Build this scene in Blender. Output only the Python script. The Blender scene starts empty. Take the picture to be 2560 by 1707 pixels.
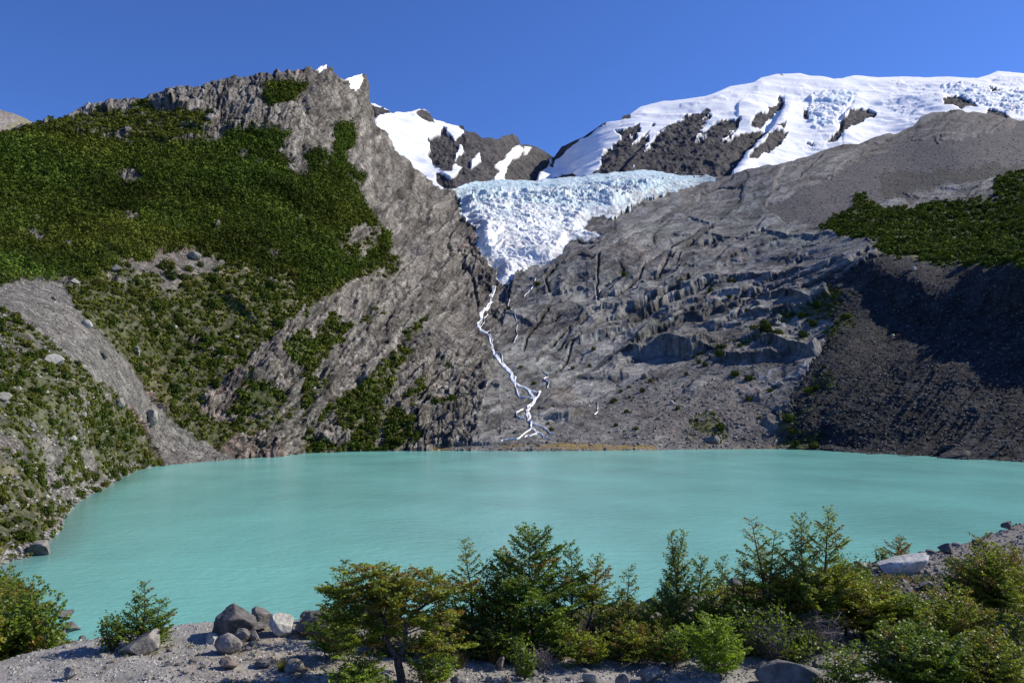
import bpy, math, numpy as np
from mathutils import Vector
SC = bpy.context.scene
R = math.radians
rng = np.random.default_rng(7)

# ------------------------------------------------------------------ camera, light, exposure
F = 2009.0; CX, CY = 1280.0, 853.5          # the lens, in pixels of the 2560 x 1707 photograph
PITCH = math.atan((1017.0 - CY) / F)
CAMZ = 25.0                                  # metres above the lake
cam = bpy.data.cameras.new("camera"); cam.sensor_width = 36; cam.lens = 36 * F / 2560
cam.clip_start = 0.2; cam.clip_end = 60000
camo = bpy.data.objects.new("camera", cam); SC.collection.objects.link(camo)
camo.location = (0, 0, CAMZ); camo.rotation_euler = (math.pi / 2 + PITCH, 0, 0)
SC.camera = camo

SUN_EL, SUN_AZ = 37.0, 74.0                  # azimuth measured from +Y (ahead) towards +X (right)
w = bpy.data.worlds.new("World"); SC.world = w; w.use_nodes = True
nt = w.node_tree; bg = nt.nodes["Background"]
sky = nt.nodes.new("ShaderNodeTexSky"); sky.sky_type = 'NISHITA'; sky.sun_disc = False
sky.sun_elevation = R(SUN_EL); sky.sun_rotation = R(SUN_AZ)
sky.altitude = 1200; sky.air_density = 1.0; sky.dust_density = 0.15; sky.ozone_density = 3.0
tn = nt.nodes.new("ShaderNodeVectorMath"); tn.operation = 'MULTIPLY'; tn.inputs[1].default_value = (0.74, 1.08, 1.88)
nt.links.new(sky.outputs[0], tn.inputs[0]); nt.links.new(tn.outputs[0], bg.inputs[0]); bg.inputs[1].default_value = 0.069
sl = bpy.data.lights.new("sun", 'SUN'); sl.energy = 5.0; sl.angle = R(0.53); sl.color = (1.0, 0.93, 0.80)
so = bpy.data.objects.new("sun", sl); SC.collection.objects.link(so)
sd = Vector((math.sin(R(SUN_AZ)) * math.cos(R(SUN_EL)), math.cos(R(SUN_AZ)) * math.cos(R(SUN_EL)), math.sin(R(SUN_EL))))
so.rotation_euler = sd.to_track_quat('Z', 'Y').to_euler()
SC.view_settings.view_transform = 'Standard'; SC.view_settings.look = 'None'
SC.view_settings.exposure = 0.28; SC.view_settings.gamma = 1.0
SC.cycles.max_bounces = 5; SC.cycles.diffuse_bounces = 2; SC.cycles.transparent_max_bounces = 6

# ------------------------------------------------------------------ numpy noise
def _h(ix, iy, iz, s):
    h = (ix * 374761393 + iy * 668265263 + iz * 2147483647 + s * 1274126177) & 0xFFFFFFFF
    h = ((h ^ (h >> 13)) * 1274126177) & 0xFFFFFFFF
    h = ((h ^ (h >> 15)) * 2246822519) & 0xFFFFFFFF
    return (h ^ (h >> 16)) & 0xFFFFFF
def vnoise(P, s=0):
    Pf = np.floor(P); i = Pf.astype(np.int64); f = P - Pf; f = f * f * f * (f * (f * 6 - 15) + 10)
    out = 0
    for a in (0, 1):
        for b in (0, 1):
            for c in (0, 1):
                wt = (f[:, 0] if a else 1 - f[:, 0]) * (f[:, 1] if b else 1 - f[:, 1]) * (f[:, 2] if c else 1 - f[:, 2])
                out = out + wt * (_h(i[:, 0] + a, i[:, 1] + b, i[:, 2] + c, s) / 8388607.5 - 1)
    return out                                # about -1..1
ROT = np.array([[0.0, 0.8, 0.6], [-0.8, 0.36, -0.48], [-0.6, -0.48, 0.64]])
def fbm(P, sc, n=4, s=0, gain=0.5, ridge=False):
    Q = P / sc; a = 1; out = 0; t = 0
    for k in range(n):
        v = vnoise(Q, s + k * 17)
        if ridge: v = 1 - 2 * np.abs(v) ** 0.8
        out = out + a * v; t += a; a *= gain; Q = (Q @ ROT) * 2.03 + 11.3
    return out / t
def worley(P, sc, s=0):
    Q = P / sc; i = np.floor(Q).astype(np.int64)
    f1 = np.full(len(P), 9.0); f2 = f1.copy(); idv = np.zeros(len(P))
    for a in (-1, 0, 1):
        for b in (-1, 0, 1):
            for c in (-1, 0, 1):
                ci = i + np.array([a, b, c])
                h = _h(ci[:, 0], ci[:, 1], ci[:, 2], s)
                p = ci + np.stack([(h & 255) / 255, ((h >> 8) & 255) / 255, ((h >> 16) & 255) / 255], 1)
                d = ((p - Q) ** 2).sum(1)
                m = d < f1
                f2 = np.where(m, f1, np.minimum(f2, d)); idv = np.where(m, (h % 1000) / 1000, idv); f1 = np.where(m, d, f1)
    return np.sqrt(f1), np.sqrt(f2), idv
def facets(P, sc, s=0):
    """blocky rock: every cell of space is a plane tilted its own way, with a cleft between neighbours"""
    Q = P / sc; i = np.floor(Q).astype(np.int64)
    f1 = np.full(len(P), 9.0); f2 = f1.copy(); tl = np.zeros(len(P)); lv = np.zeros(len(P))
    for a in (-1, 0, 1):
        for b in (-1, 0, 1):
            for c in (-1, 0, 1):
                ci = i + np.array([a, b, c])
                h = _h(ci[:, 0], ci[:, 1], ci[:, 2], s); h2 = _h(ci[:, 2], ci[:, 0], ci[:, 1], s + 5)
                r = Q - ci - np.stack([(h & 255) / 255, ((h >> 8) & 255) / 255, ((h >> 16) & 255) / 255], 1)
                d = (r ** 2).sum(1); m = d < f1
                g = np.stack([(h2 & 255) / 127.5 - 1, ((h2 >> 8) & 255) / 127.5 - 1, ((h2 >> 16) & 255) / 127.5 - 1], 1)
                f2 = np.where(m, f1, np.minimum(f2, d)); tl = np.where(m, (r * g).sum(1), tl); lv = np.where(m, (h % 997) / 997 - .5, lv); f1 = np.where(m, d, f1)
    return tl * sc, lv, np.sqrt(f2) - np.sqrt(f1)
def sstep(a, b, x):
    t = np.clip((x - a) / (b - a), 0, 1); return t * t * (3 - 2 * t)
def px3(u, v): return np.stack([np.ravel(u), np.ravel(v), np.zeros(np.size(u)) + 0.37], 1)

# ------------------------------------------------------------------ photogrammetry helpers
cth, sth = math.cos(PITCH), math.sin(PITCH)
def ray(u, v):
    x = (np.asarray(u, float) - CX) / F; y = -(np.asarray(v, float) - CY) / F
    return np.stack([x + 0 * y, cth - y * sth, sth + y * cth], -1)
def at(u, v, Y):
    d = ray(u, v); return np.array([0, 0, CAMZ]) + d * (np.asarray(Y, float) / d[..., 1])[..., None]
def waterY(u, v):
    d = ray(u, v); return -CAMZ / d[..., 2] * d[..., 1]
def inpoly(u, v, poly):
    p = np.asarray(poly, float); ins = np.zeros(u.shape, bool); n = len(p)
    for k in range(n):
        x1, y1 = p[k]; x2, y2 = p[(k + 1) % n]
        if y1 == y2: continue
        c = ((y1 > v) != (y2 > v)) & (u < (x2 - x1) * (v - y1) / (y2 - y1) + x1); ins ^= c
    return ins
def segdist(u, v, pl):
    """distance to a polyline, its signed side (above = positive) and how far along it is"""
    p = np.asarray(pl, float); best = np.full(u.shape, 1e9); side = np.zeros(u.shape)
    for k in range(len(p) - 1):
        dx, dy = p[k + 1] - p[k]; L = dx * dx + dy * dy
        t = np.clip(((u - p[k][0]) * dx + (v - p[k][1]) * dy) / L, 0, 1)
        ex = u - p[k][0] - t * dx; ey = v - p[k][1] - t * dy; d = np.hypot(ex, ey)
        m = d < best; best = np.where(m, d, best); side = np.where(m, np.sign(-(dx * ey - dy * ex)), side)
    return best, side
def C(k, pts):                               # crops of the photograph back to its full pixels
    ox, oy, s = {1: (0, 100, .408), 2: (800, 100, .408), 3: (1600, 100, .408), 4: (0, 640, .408), 5: (800, 640, .408), 6: (1600, 560, .408),
                 7: (1100, 700, .2743), 8: (450, 1300, .2596), 9: (760, 1300, .2596), 10: (1250, 1300, .2596), 11: (1750, 1250, .2914), 12: (2100, 1280, .2723), 13: (0, 1200, .3234), 14: (1280, 100, .67)}[k]
    return [(ox + x * s, oy + y * s) for x, y in pts]

# ------------------------------------------------------------------ mesh, object and material helpers
COL = SC.collection
def mesh_np(name, V, Fc, cols=None, mat=None, smooth=False):
    V = np.asarray(V, np.float32); Fc = np.asarray(Fc, np.int32); k = Fc.shape[1]
    me = bpy.data.meshes.new(name); me.vertices.add(len(V)); me.vertices.foreach_set("co", V.ravel())
    me.loops.add(Fc.size); me.loops.foreach_set("vertex_index", Fc.ravel())
    me.polygons.add(len(Fc)); me.polygons.foreach_set("loop_start", np.arange(0, Fc.size, k, dtype=np.int32))
    me.polygons.foreach_set("loop_total", np.full(len(Fc), k, np.int32))
    me.polygons.foreach_set("use_smooth", np.full(len(Fc), smooth, bool))
    if cols is not None:
        a = me.color_attributes.new("tint", 'FLOAT_COLOR', 'POINT')
        c = np.ones((len(V), 4), np.float32); c[:, :cols.shape[1]] = cols; a.data.foreach_set("color", c.ravel())
    me.update(calc_edges=True)
    if mat: me.materials.append(mat)
    return me
def obj(name, me, parent=None):
    o = bpy.data.objects.new(name, me); COL.objects.link(o)
    if parent: o.parent = parent
    return o
def struct(name, me, label=None):
    o = obj(name, me); o["kind"] = "structure"
    if label: o["label"] = label
    return o
def tag(o, label, cat, group=None, kind=None):
    o["label"] = label; o["category"] = cat
    if group: o["group"] = group
    if kind: o["kind"] = kind
    return o
def empty(name, loc):
    o = bpy.data.objects.new(name, None); COL.objects.link(o); o.location = loc; o.empty_display_size = 0.2; return o
def sub(V, Fc, cols, keep):
    Fk = Fc[keep]; ids, inv = np.unique(Fk, return_inverse=True)
    return V[ids], inv.reshape(Fk.shape), cols[ids]
def grid_faces(nr, nc):
    a = np.arange(nr * nc).reshape(nr, nc)
    return np.stack([a[:-1, :-1], a[1:, :-1], a[1:, 1:], a[:-1, 1:]], -1).reshape(-1, 4)

def new_mat(name, rough=0.9, spec=0.2):
    m = bpy.data.materials.new(name); m.use_nodes = True; n = m.node_tree.nodes; b = n["Principled BSDF"]
    b.inputs["Roughness"].default_value = rough; b.inputs["Specular IOR Level"].default_value = spec
    return m, n, m.node_tree.links, b
def ground_mat(name, scales, var=0.35, bump=0.6, dist=1.0, rough=0.92, blocks=None):
    """tint attribute times object-space mottling at several sizes, plus bump at those sizes"""
    m, n, l, b = new_mat(name, rough)
    at_ = n.new("ShaderNodeAttribute"); at_.attribute_name = "tint"
    tc = n.new("ShaderNodeTexCoord"); prev = None
    for i, s in enumerate(scales):
        t = n.new("ShaderNodeTexNoise"); t.inputs["Scale"].default_value = 1.0 / s; t.inputs["Detail"].default_value = 5; t.inputs["Roughness"].default_value = 0.65
        l.new(tc.outputs["Object"], t.inputs["Vector"])
        if prev is None: prev = t.outputs[0]
        else:
            a = n.new("ShaderNodeMath"); a.operation = 'ADD'; l.new(prev, a.inputs[0]); l.new(t.outputs[0], a.inputs[1]); prev = a.outputs[0]
    mr = n.new("ShaderNodeMapRange"); k = len(scales)
    mr.inputs[1].default_value = 0.35 * k; mr.inputs[2].default_value = 0.65 * k; mr.inputs[3].default_value = 1 - var; mr.inputs[4].default_value = 1 + var
    l.new(prev, mr.inputs[0])
    if blocks:
        for sc_, amt in blocks:
            vo = n.new("ShaderNodeTexVoronoi"); vo.inputs["Scale"].default_value = 1.0 / sc_
            nz = n.new("ShaderNodeTexNoise"); nz.inputs["Scale"].default_value = .6 / sc_; nz.inputs["Detail"].default_value = 3; l.new(tc.outputs["Object"], nz.inputs["Vector"])
            wv_ = n.new("ShaderNodeVectorMath"); wv_.operation = 'MULTIPLY_ADD'; wv_.inputs[1].default_value = (sc_ * 1.6,) * 3; l.new(nz.outputs["Color"], wv_.inputs[0]); l.new(tc.outputs["Object"], wv_.inputs[2])
            mpg = n.new("ShaderNodeMapping"); mpg.inputs["Scale"].default_value = (.7, 1, 1.5); mpg.inputs["Rotation"].default_value = (.3, .5, .2); l.new(wv_.outputs[0], mpg.inputs[0]); l.new(mpg.outputs[0], vo.inputs["Vector"])
            sp = n.new("ShaderNodeSeparateColor"); l.new(vo.outputs["Color"], sp.inputs[0])
            m1 = n.new("ShaderNodeMath"); m1.operation = 'MULTIPLY_ADD'; m1.inputs[1].default_value = amt; m1.inputs[2].default_value = -amt / 2; l.new(sp.outputs[0], m1.inputs[0])
            a = n.new("ShaderNodeMath"); a.operation = 'ADD'; l.new(prev, a.inputs[0]); l.new(m1.outputs[0], a.inputs[1]); prev = a.outputs[0]
            m2 = n.new("ShaderNodeMath"); m2.operation = 'MULTIPLY_ADD'; m2.inputs[1].default_value = -amt * 1.1; m2.inputs[2].default_value = amt * .5; l.new(vo.outputs["Distance"], m2.inputs[0])
            a = n.new("ShaderNodeMath"); a.operation = 'ADD'; l.new(prev, a.inputs[0]); l.new(m2.outputs[0], a.inputs[1]); prev = a.outputs[0]
        l.new(prev, mr.inputs[0])
    mx = n.new("ShaderNodeVectorMath"); mx.operation = 'SCALE'; l.new(at_.outputs["Color"], mx.inputs[0]); l.new(mr.outputs[0], mx.inputs["Scale"])
    l.new(mx.outputs[0], b.inputs["Base Color"])
    bp = n.new("ShaderNodeBump"); bp.inputs["Strength"].default_value = bump; bp.inputs["Distance"].default_value = dist
    l.new(prev, bp.inputs["Height"]); l.new(bp.outputs[0], b.inputs["Normal"])
    return m
M_ROCK = ground_mat("mountain_rock", (5.0, 1.8), 0.46, 0.9, 1.8, blocks=((5.5, .32), (2.2, .3)))
M_SLAB = ground_mat("slab_rock", (5.0, 1.8), 0.30, 0.6, 1.4, blocks=((6.5, .26), (2.4, .2)))
M_SNOW = ground_mat("snow_and_ice", (14.0, 4.0), 0.05, 0.5, 1.2, 0.7)
M_ICE = ground_mat("glacier_ice", (8.0, 3.0), 0.08, 0.8, 2.0, 0.6)
M_GROUND = ground_mat("gravel_ground", (0.5, 0.09, 0.035), 0.42, 0.9, 0.03)
M_STONE = ground_mat("boulder_stone", (0.35, 0.08), 0.4, 0.7, 0.03, 0.88)
M_FARSTONE = ground_mat("slope_stone", (3.0, 1.0), 0.25, 0.5, 0.4)
def leaf_mat(name, trans=0.36, rough=0.5, spec=.35):
    m, n, l, b = new_mat(name, rough, spec)
    a = n.new("ShaderNodeAttribute"); a.attribute_name = "tint"; l.new(a.outputs["Color"], b.inputs["Base Color"])
    t = n.new("ShaderNodeBsdfTranslucent"); sc_ = n.new("ShaderNodeVectorMath"); sc_.operation = 'MULTIPLY'; sc_.inputs[1].default_value = (1.5, 1.6, 0.6)
    l.new(a.outputs["Color"], sc_.inputs[0]); l.new(sc_.outputs[0], t.inputs[0])
    mix = n.new("ShaderNodeMixShader"); mix.inputs[0].default_value = trans; l.new(b.outputs[0], mix.inputs[1]); l.new(t.outputs[0], mix.inputs[2])
    l.new(mix.outputs[0], n["Material Output"].inputs[0]); return m
M_LEAF = leaf_mat("beech_leaves"); M_FARLEAF = leaf_mat("forest_leaves", 0.12, 0.85, .04)
def bark_mat():
    m, n, l, b = new_mat("bark", 0.85)
    t = n.new("ShaderNodeTexNoise"); t.inputs["Scale"].default_value = 30; tc = n.new("ShaderNodeTexCoord"); l.new(tc.outputs["Object"], t.inputs["Vector"])
    r = n.new("ShaderNodeValToRGB"); r.color_ramp.elements[0].color = (.035, .028, .024, 1); r.color_ramp.elements[1].color = (.16, .14, .125, 1)
    r.color_ramp.elements[0].position = .35; r.color_ramp.elements[1].position = .7
    l.new(t.outputs[0], r.inputs[0]); l.new(r.outputs[0], b.inputs["Base Color"]); return m
M_BARK = bark_mat()
m_, n_, l_, b_ = new_mat("dead_twigs", 0.8); b_.inputs["Base Color"].default_value = (.22, .19, .18, 1); M_TWIG = m_

# ------------------------------------------------------------------ outlines read off the photograph
CREST_L = [(-620, 405), (-140, 352), (0, 330), (69, 310), (122, 300), (184, 286), (192, 275), (229, 263), (294, 251), (355, 243), (384, 241), (392, 233), (429, 222), (510, 212), (571, 198), (637, 188), (694, 178), (788, 178), (812, 164), (820, 161), (833, 165), (837, 184), (861, 197), (898, 185), (910, 186), (916, 206), (922, 236), (930, 262), (935, 285), (939, 312), (971, 333), (996, 382), (1045, 426), (1094, 463), (1126, 476), (1167, 463), (1233, 455), (1330, 455), (1436, 447), (1494, 439), (1555, 433), (1616, 430), (1661, 435), (1700, 437), (1730, 434), (1760, 441), (1800, 447), (1861, 427), (1910, 416), (1959, 410), (2008, 392), (2082, 369), (2106, 361), (2147, 361), (2204, 339), (2237, 337), (2282, 316), (2302, 296), (2335, 282), (2384, 276), (2416, 280), (2473, 283), (2498, 288), (2527, 300), (2560, 302), (2700, 306), (3060, 330)]
SHORE = [(-620, 1750), (-140, 1475), (0, 1412), (40, 1398), (75, 1392), (108, 1366), (135, 1340), (150, 1325), (165, 1290), (190, 1262), (222, 1240), (270, 1215), (300, 1195), (340, 1176), (380, 1167), (420, 1162), (560, 1150), (620, 1144), (700, 1140), (760, 1133), (900, 1128), (1100, 1126), (1300, 1128), (1600, 1125), (1850, 1122), (1950, 1122), (2050, 1125), (2120, 1131), (2200, 1139), (2300, 1145), (2560, 1157), (2700, 1163), (3060, 1185)]
GLACIER = [(1120, 470), (1240, 425), (1790, 420), (1795, 450), (1714, 471), (1669, 480), (1641, 492), (1551, 524), (1547, 537), (1478, 549), (1461, 569), (1512, 590), (1500, 606), (1425, 614), (1412, 643), (1380, 667), (1335, 675), (1300, 690), (1273, 708), (1249, 708), (1237, 671), (1208, 651), (1188, 618), (1192, 582), (1165, 549), (1147, 533), (1155, 504)]
SCREE_L = C(4, [(-1700, 300), (0, 160), (330, 130), (390, 150), (480, 300), (560, 370), (800, 600), (950, 880), (1200, 1050), (1430, 1240), (1270, 1285), (1010, 1290), (950, 1130), (850, 950), (740, 830), (560, 700), (420, 600), (200, 400), (0, 290), (-1700, 330)])
MORAINE = [(2185, 642), (2260, 648), (2340, 655), (3100, 655), (3100, 1250), (1990, 1140), (1960, 1080), (1975, 980), (2030, 900), (2090, 810), (2060, 700), (2100, 690)]

# meltwater courses
FALLS = [([(505, 65), (465, 140), (465, 190), (420, 250), (385, 300), (380, 340), (345, 390), (360, 435), (395, 460), (440, 500), (455, 550), (490, 610), (480, 640), (500, 690), (545, 740), (590, 790), (630, 840), (655, 890), (680, 940)], [3, 4, 4.5, 7, 6, 4, 3, 3.5, 4, 5, 7, 11, 12, 8], "main white waterfall running from the glacier snout down the gully"), ([(680, 940), (740, 975), (800, 1010), (840, 1040), (870, 1080), (850, 1110), (800, 1150), (800, 1200), (810, 1250), (800, 1290)], [8, 5, 5, 8, 9, 7, 10, 9], "lower white waterfall below the main fall")]
STREAMS = (([(605, 95), (610, 150), (640, 180), (625, 235), (655, 270), (645, 305), (675, 330), (695, 390), (705, 430), (690, 480), (710, 520), (680, 575)], [2, 3, 2.5, 3.5, 4, 2.5, 2, 1.5]), ([(835, 0), (875, 30), (870, 70), (830, 110), (765, 150)], [3, 3.5, 3, 2, 1]),
                ([(430, 270), (440, 310), (405, 360), (400, 405), (365, 430)], [2.5, 2.5, 3]), ([(375, 450), (405, 485), (450, 470), (455, 520)], [2, 2.5, 2.5]), ([(480, 640), (560, 690), (575, 740), (590, 790)], [2, 6, 5]), ([(680, 940), (690, 1010), (720, 1070), (790, 1090), (850, 1100)], [3, 3, 2, 2]), ([(700, 950), (790, 990), (880, 1030), (915, 1030), (880, 1080)], [3, 3, 3, 4]),
                ([(760, 1190), (690, 1220), (710, 1265), (760, 1280)], [1.5, 2.5, 2]), ([(800, 1290), (860, 1310), (930, 1350), (1010, 1400), (1050, 1410)], [5, 4, 2.5, 2]), ([(830, 1300), (830, 1350), (870, 1400), (940, 1430), (1000, 1460)], [5, 4, 3, 3, 2]), ([(840, 1360), (770, 1400), (745, 1430), (700, 1460), (620, 1470), (560, 1480)], [4, 3, 3, 2, 1.5]), ([(850, 1370), (900, 1400), (860, 1420), (770, 1440)], [3, 3, 2]),
                ([(930, 830), (990, 870), (1000, 890), (940, 930), (990, 970), (975, 1000)], [2, 2, 2, 3, 3]), 
                ([(1425, 1105), (1445, 1160), (1430, 1210), (1400, 1240)], [2, 4, 5, 2]), ([(1465, 100), (1420, 170), (1440, 225)], [.8, 1, .8]))
# control points of the valley's surface: photo x, photo y, metres ahead
CP = """-620 405 560;-620 500 430;-620 700 250;-620 950 150;-620 1300 95;3060 330 1300;3060 500 780;3060 625 480;3060 662 420;3060 900 350;0 480 500;0 600 400;0 665 330;0 695 305;0 790 255;0 950 200;0 1150 160;0 1300 142;-140 480 480;-140 700 290;-140 950 180;-140 1300 128;
0 330 620;200 283 690;450 218 770;700 178 870;820 163 960;910 190 1050;935 285 1080;1000 390 1120;1100 465 1170;
130 695 345;130 660 375;330 900 352;200 1000 240;330 1050 325;300 620 430;300 450 580;450 640 480;450 800 425;450 950 390;600 600 540;600 400 700;600 800 470;650 1000 420;
750 350 800;800 600 640;800 800 540;800 980 465;900 500 800;900 700 670;950 850 570;950 1000 500;1000 600 830;1050 700 770;1100 800 670;1100 950 560;1150 700 880;1200 1050 495;
1150 500 1180;1200 600 1000;1237 704 900;1200 800 760;1260 900 640;1320 1000 550;
1300 600 1030;1300 500 1220;1300 456 1340;1450 500 1270;1450 448 1400;1600 432 1500;1600 480 1340;1750 440 1540;1750 500 1270;
1400 700 890;1400 850 710;1450 1000 560;1550 600 1010;1600 700 860;1600 850 690;1600 1000 550;1750 600 990;1800 700 810;1800 850 650;1800 1000 530;
1900 500 1170;1900 416 1430;2000 600 870;2000 700 730;2000 850 600;2000 1000 505;2100 366 1480;2100 500 1070;2100 600 800;2250 335 1520;2250 450 1150;2300 560 830;
2190 655 640;2384 276 1620;2400 400 1170;2450 500 930;2450 600 740;2450 662 570;2450 750 515;2450 900 455;2450 1050 405;2560 300 1450;2560 450 980;2560 550 770;2560 625 600;2560 662 512;2560 750 480;2560 900 433;2560 1050 390;
2200 800 560;2200 950 485;2200 1060 448;2700 300 1400;2700 625 560;2700 662 480;2700 900 410;2300 640 660;2300 662 610;2300 800 530;2300 950 465"""
cp = np.array([[float(x) for x in t.split()] for t in CP.replace("\n", "").split(";") if t.strip()])
sh = np.array([(u, v, waterY(u, v)) for u, v in SHORE[::2] + SHORE[-1:]])
cp = np.vstack([cp, sh])
def rbf_fit(p, lam=2e-5):
    X = p[:, :2] / 500.0; y = np.log(p[:, 2]); n = len(X)
    r = np.linalg.norm(X[:, None] - X[None], axis=2); K = np.where(r > 0, r * r * np.log(r + 1e-12), 0) + lam * n * np.eye(n)
    Pm = np.hstack([np.ones((n, 1)), X]); A = np.block([[K, Pm], [Pm.T, np.zeros((3, 3))]])
    return X, np.linalg.solve(A, np.concatenate([y, np.zeros(3)]))
def rbf_eval(fit, u, v):
    X, wt = fit; q = np.stack([u, v], 1) / 500.0; out = np.zeros(len(q))
    for a in range(0, len(q), 60000):
        qq = q[a:a + 60000]; r2 = ((qq[:, None] - X[None]) ** 2).sum(2)
        out[a:a + 60000] = (np.where(r2 > 0, 0.5 * r2 * np.log(r2 + 1e-12), 0)) @ wt[:-3] + wt[-3] + qq @ wt[-2:]
    return np.exp(out)
FIT = rbf_fit(cp)

# ------------------------------------------------------------------ the valley walls, glacier and moraines (one surface, split by what it is)
STEP = 2.0; us = np.concatenate([np.arange(-620, -140, 8.0), np.arange(-140, 2701, STEP), np.arange(2708, 3061, 8.0)]); NC = len(us)
cr = np.interp(us, *zip(*CREST_L)); shv = np.interp(us, *zip(*SHORE))
jag = fbm(px3(us, us * 0), 22, 4, 3) * 4.0
jag *= np.where((us > 600) & (us < 1120), 1.5, 1.0) * np.where((us > 1120) & (us < 1790), 0.9, 1)
cr = cr + jag * np.where(us < 150, .35, 1)

NR = 560; BACK = 10; UNDER = 6
tt = np.linspace(0, 1, NR)[:, None]
U = np.repeat(us[None], NR, 0); Vv = cr[None] + (shv - cr)[None] * tt
u = U.ravel(); v = Vv.ravel()
Y = rbf_eval(FIT, u, v).reshape(NR, NC)
Ys = waterY(us, shv); corr = np.log(Ys / Y[-1]); Y = Y * np.exp(corr[None] * sstep(0.80, 1.0, tt))
Y = np.maximum.accumulate((Y * np.linspace(1.12, 1.0, NR)[:, None])[::-1], 0)[::-1]; Y *= (Ys / Y[-1])[None]
P = at(U, Vv, Y)
def normals(P):
    du = np.gradient(P, axis=1); dv = np.gradient(P, axis=0); n = np.cross(dv, du)
    n /= np.linalg.norm(n, axis=2, keepdims=True) + 1e-9
    return n
N = normals(P)
view = np.array([0, 0, CAMZ]) - P
view /= np.linalg.norm(view, axis=2, keepdims=True); N *= np.sign((N * (view + np.array([0, 0, .6]))).sum(2, keepdims=True))
N0 = N.reshape(-1, 3); P0 = P.reshape(-1, 3); Yf = Y.ravel()

w1 = fbm(px3(u, v), 40, 4, 21); w2 = fbm(px3(u, v), 40, 4, 22); wf1 = fbm(px3(u, v), 9, 3, 23); wf2 = fbm(px3(u, v), 9, 3, 24)
def mask(poly, j=8, jf=5, k=0):
    return inpoly(u + w1 * j * 2 + wf1 * jf, v + w2 * j * 2 + wf2 * jf, poly)
glac = mask(GLACIER, 5, 9)
scree = mask(SCREE_L, 3, 3)
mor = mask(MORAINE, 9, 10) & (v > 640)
F_DENSE = C(1, [(-1700, 640), (0, 600), (500, 560), (1000, 650), (1300, 620), (1450, 560), (1700, 540), (1770, 560), (1750, 640), (1700, 680), (1770, 780), (1760, 850), (1870, 830), (1880, 700), (1960, 680), (2060, 730), (2130, 820), (2200, 900), (2270, 1100), (2290, 1190), (2190, 1140), (2080, 1200), (2000, 1250), (2090, 1340), (1960, 1440), (1850, 1480), (1500, 1400), (1370, 1370), (1300, 1330), (950, 1330), (850, 1370), (700, 1380), (560, 1450), (380, 1440), (0, 1470), (-1700, 1500)])
F_UP = C(1, [(-1700, 660), (-1700, 590), (0, 572), (170, 522), (450, 475), (700, 420), (900, 370), (960, 410), (1100, 420), (1300, 440), (1250, 480), (1330, 560), (1200, 640), (600, 660)])
F_SM = [C(1, [(1600, 275), (1720, 262), (1860, 270), (1870, 310), (1790, 380), (1650, 405)]), C(1, [(2060, 530), (2110, 505), (2170, 520), (2175, 640), (2110, 700), (2130, 770), (2240, 850), (2230, 890), (2130, 800), (2050, 720)]),
        C(5, [(350, 310), (420, 320), (470, 400), (430, 440), (380, 500), (300, 560), (180, 640), (0, 700), (-150, 720), (-150, 600), (60, 520), (250, 470), (360, 380)])]
F_SM[2] = C(2, [(350, 1170), (420, 1190), (420, 1300), (330, 1370), (180, 1440), (0, 1530), (-140, 1570), (-160, 1480), (60, 1400), (240, 1360), (340, 1290)])
SH_MID = C(4, [(380, 80), (600, 30), (900, 10), (1300, 30), (1600, 60), (1980, 80), (1900, 250), (1760, 420), (1640, 520), (1450, 680), (1300, 770), (1240, 950), (1330, 1000), (1650, 970), (1900, 900), (1750, 990), (1500, 1080), (1350, 1150), (1230, 1120), (1000, 900), (850, 700), (700, 520), (500, 330)])
SH_DENSE = [C(4, p) for p in ([(1800, 500), (1850, 430), (1930, 560), (1880, 700), (1750, 640), (1720, 560)], [(1520, 740), (1700, 780), (1760, 900), (1550, 950), (1400, 960), (1480, 860)], [(2060, 850), (2300, 780), (2320, 860), (2200, 1000), (2150, 1060), (2060, 1040)], [(1830, 1180), (1900, 1120), (2000, 1150), (2060, 1190), (1850, 1205)], [(1950, 60), (2200, 60), (2352, -40), (2352, 60), (2100, 180), (1990, 250), (1900, 260)])] + \
    [C(5, [(390, 950), (500, 940), (560, 1050), (520, 1160), (420, 1170)]), C(5, [(660, 910), (800, 880), (830, 930), (740, 950)])]
SH_LOW = C(4, [(-1700, 250), (0, 300), (150, 390), (400, 590), (560, 720), (750, 850), (850, 980), (940, 1130), (1000, 1275), (900, 1340), (700, 1460), (560, 1560), (420, 1680), (300, 1800), (200, 1900), (0, 2100), (-1700, 2000)])
LOW_GRAY = C(4, [(-1700, 880), (0, 930), (200, 1050), (420, 1150), (700, 1230), (820, 1300), (500, 1480), (300, 1500), (250, 1250), (0, 1180), (-1700, 1200)])
VEG_R = C(3, [(1310, 950), (1390, 960), (1450, 1040), (1600, 1050), (1800, 1000), (1980, 1000), (2200, 980), (2150, 930), (2200, 850), (2352, 800), (3700, 780), (3700, 1392), (2352, 1388), (1850, 1378), (1500, 1335), (1400, 1240), (1250, 1210), (1180, 1180), (1100, 1160), (1180, 1080), (1300, 1040)])
GR = [C(6, p) for p in ([(760, 640), (900, 560), (1150, 440), (1310, 400), (1300, 480), (1290, 600), (1180, 690), (1050, 710), (900, 740), (720, 720), (560, 790), (520, 850), (440, 900), (450, 800)], [(900, 1050), (1100, 900), (1200, 870), (1230, 1100), (1050, 1370), (850, 1370), (830, 1250)], [(300, 1180), (500, 1150), (560, 1300), (300, 1320)], [(560, 940), (700, 960), (680, 1040), (560, 1060)])]
DARKB = C(3, [(1450, 900), (1600, 800), (2000, 800), (2352, 750), (2352, 830), (2000, 880), (1750, 930), (1500, 1020)])
FARSH = [(1080, 1116), (1400, 1108), (1640, 1112), (1800, 1108), (1960, 1116), (2000, 1124), (1500, 1124), (1080, 1125)]
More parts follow.
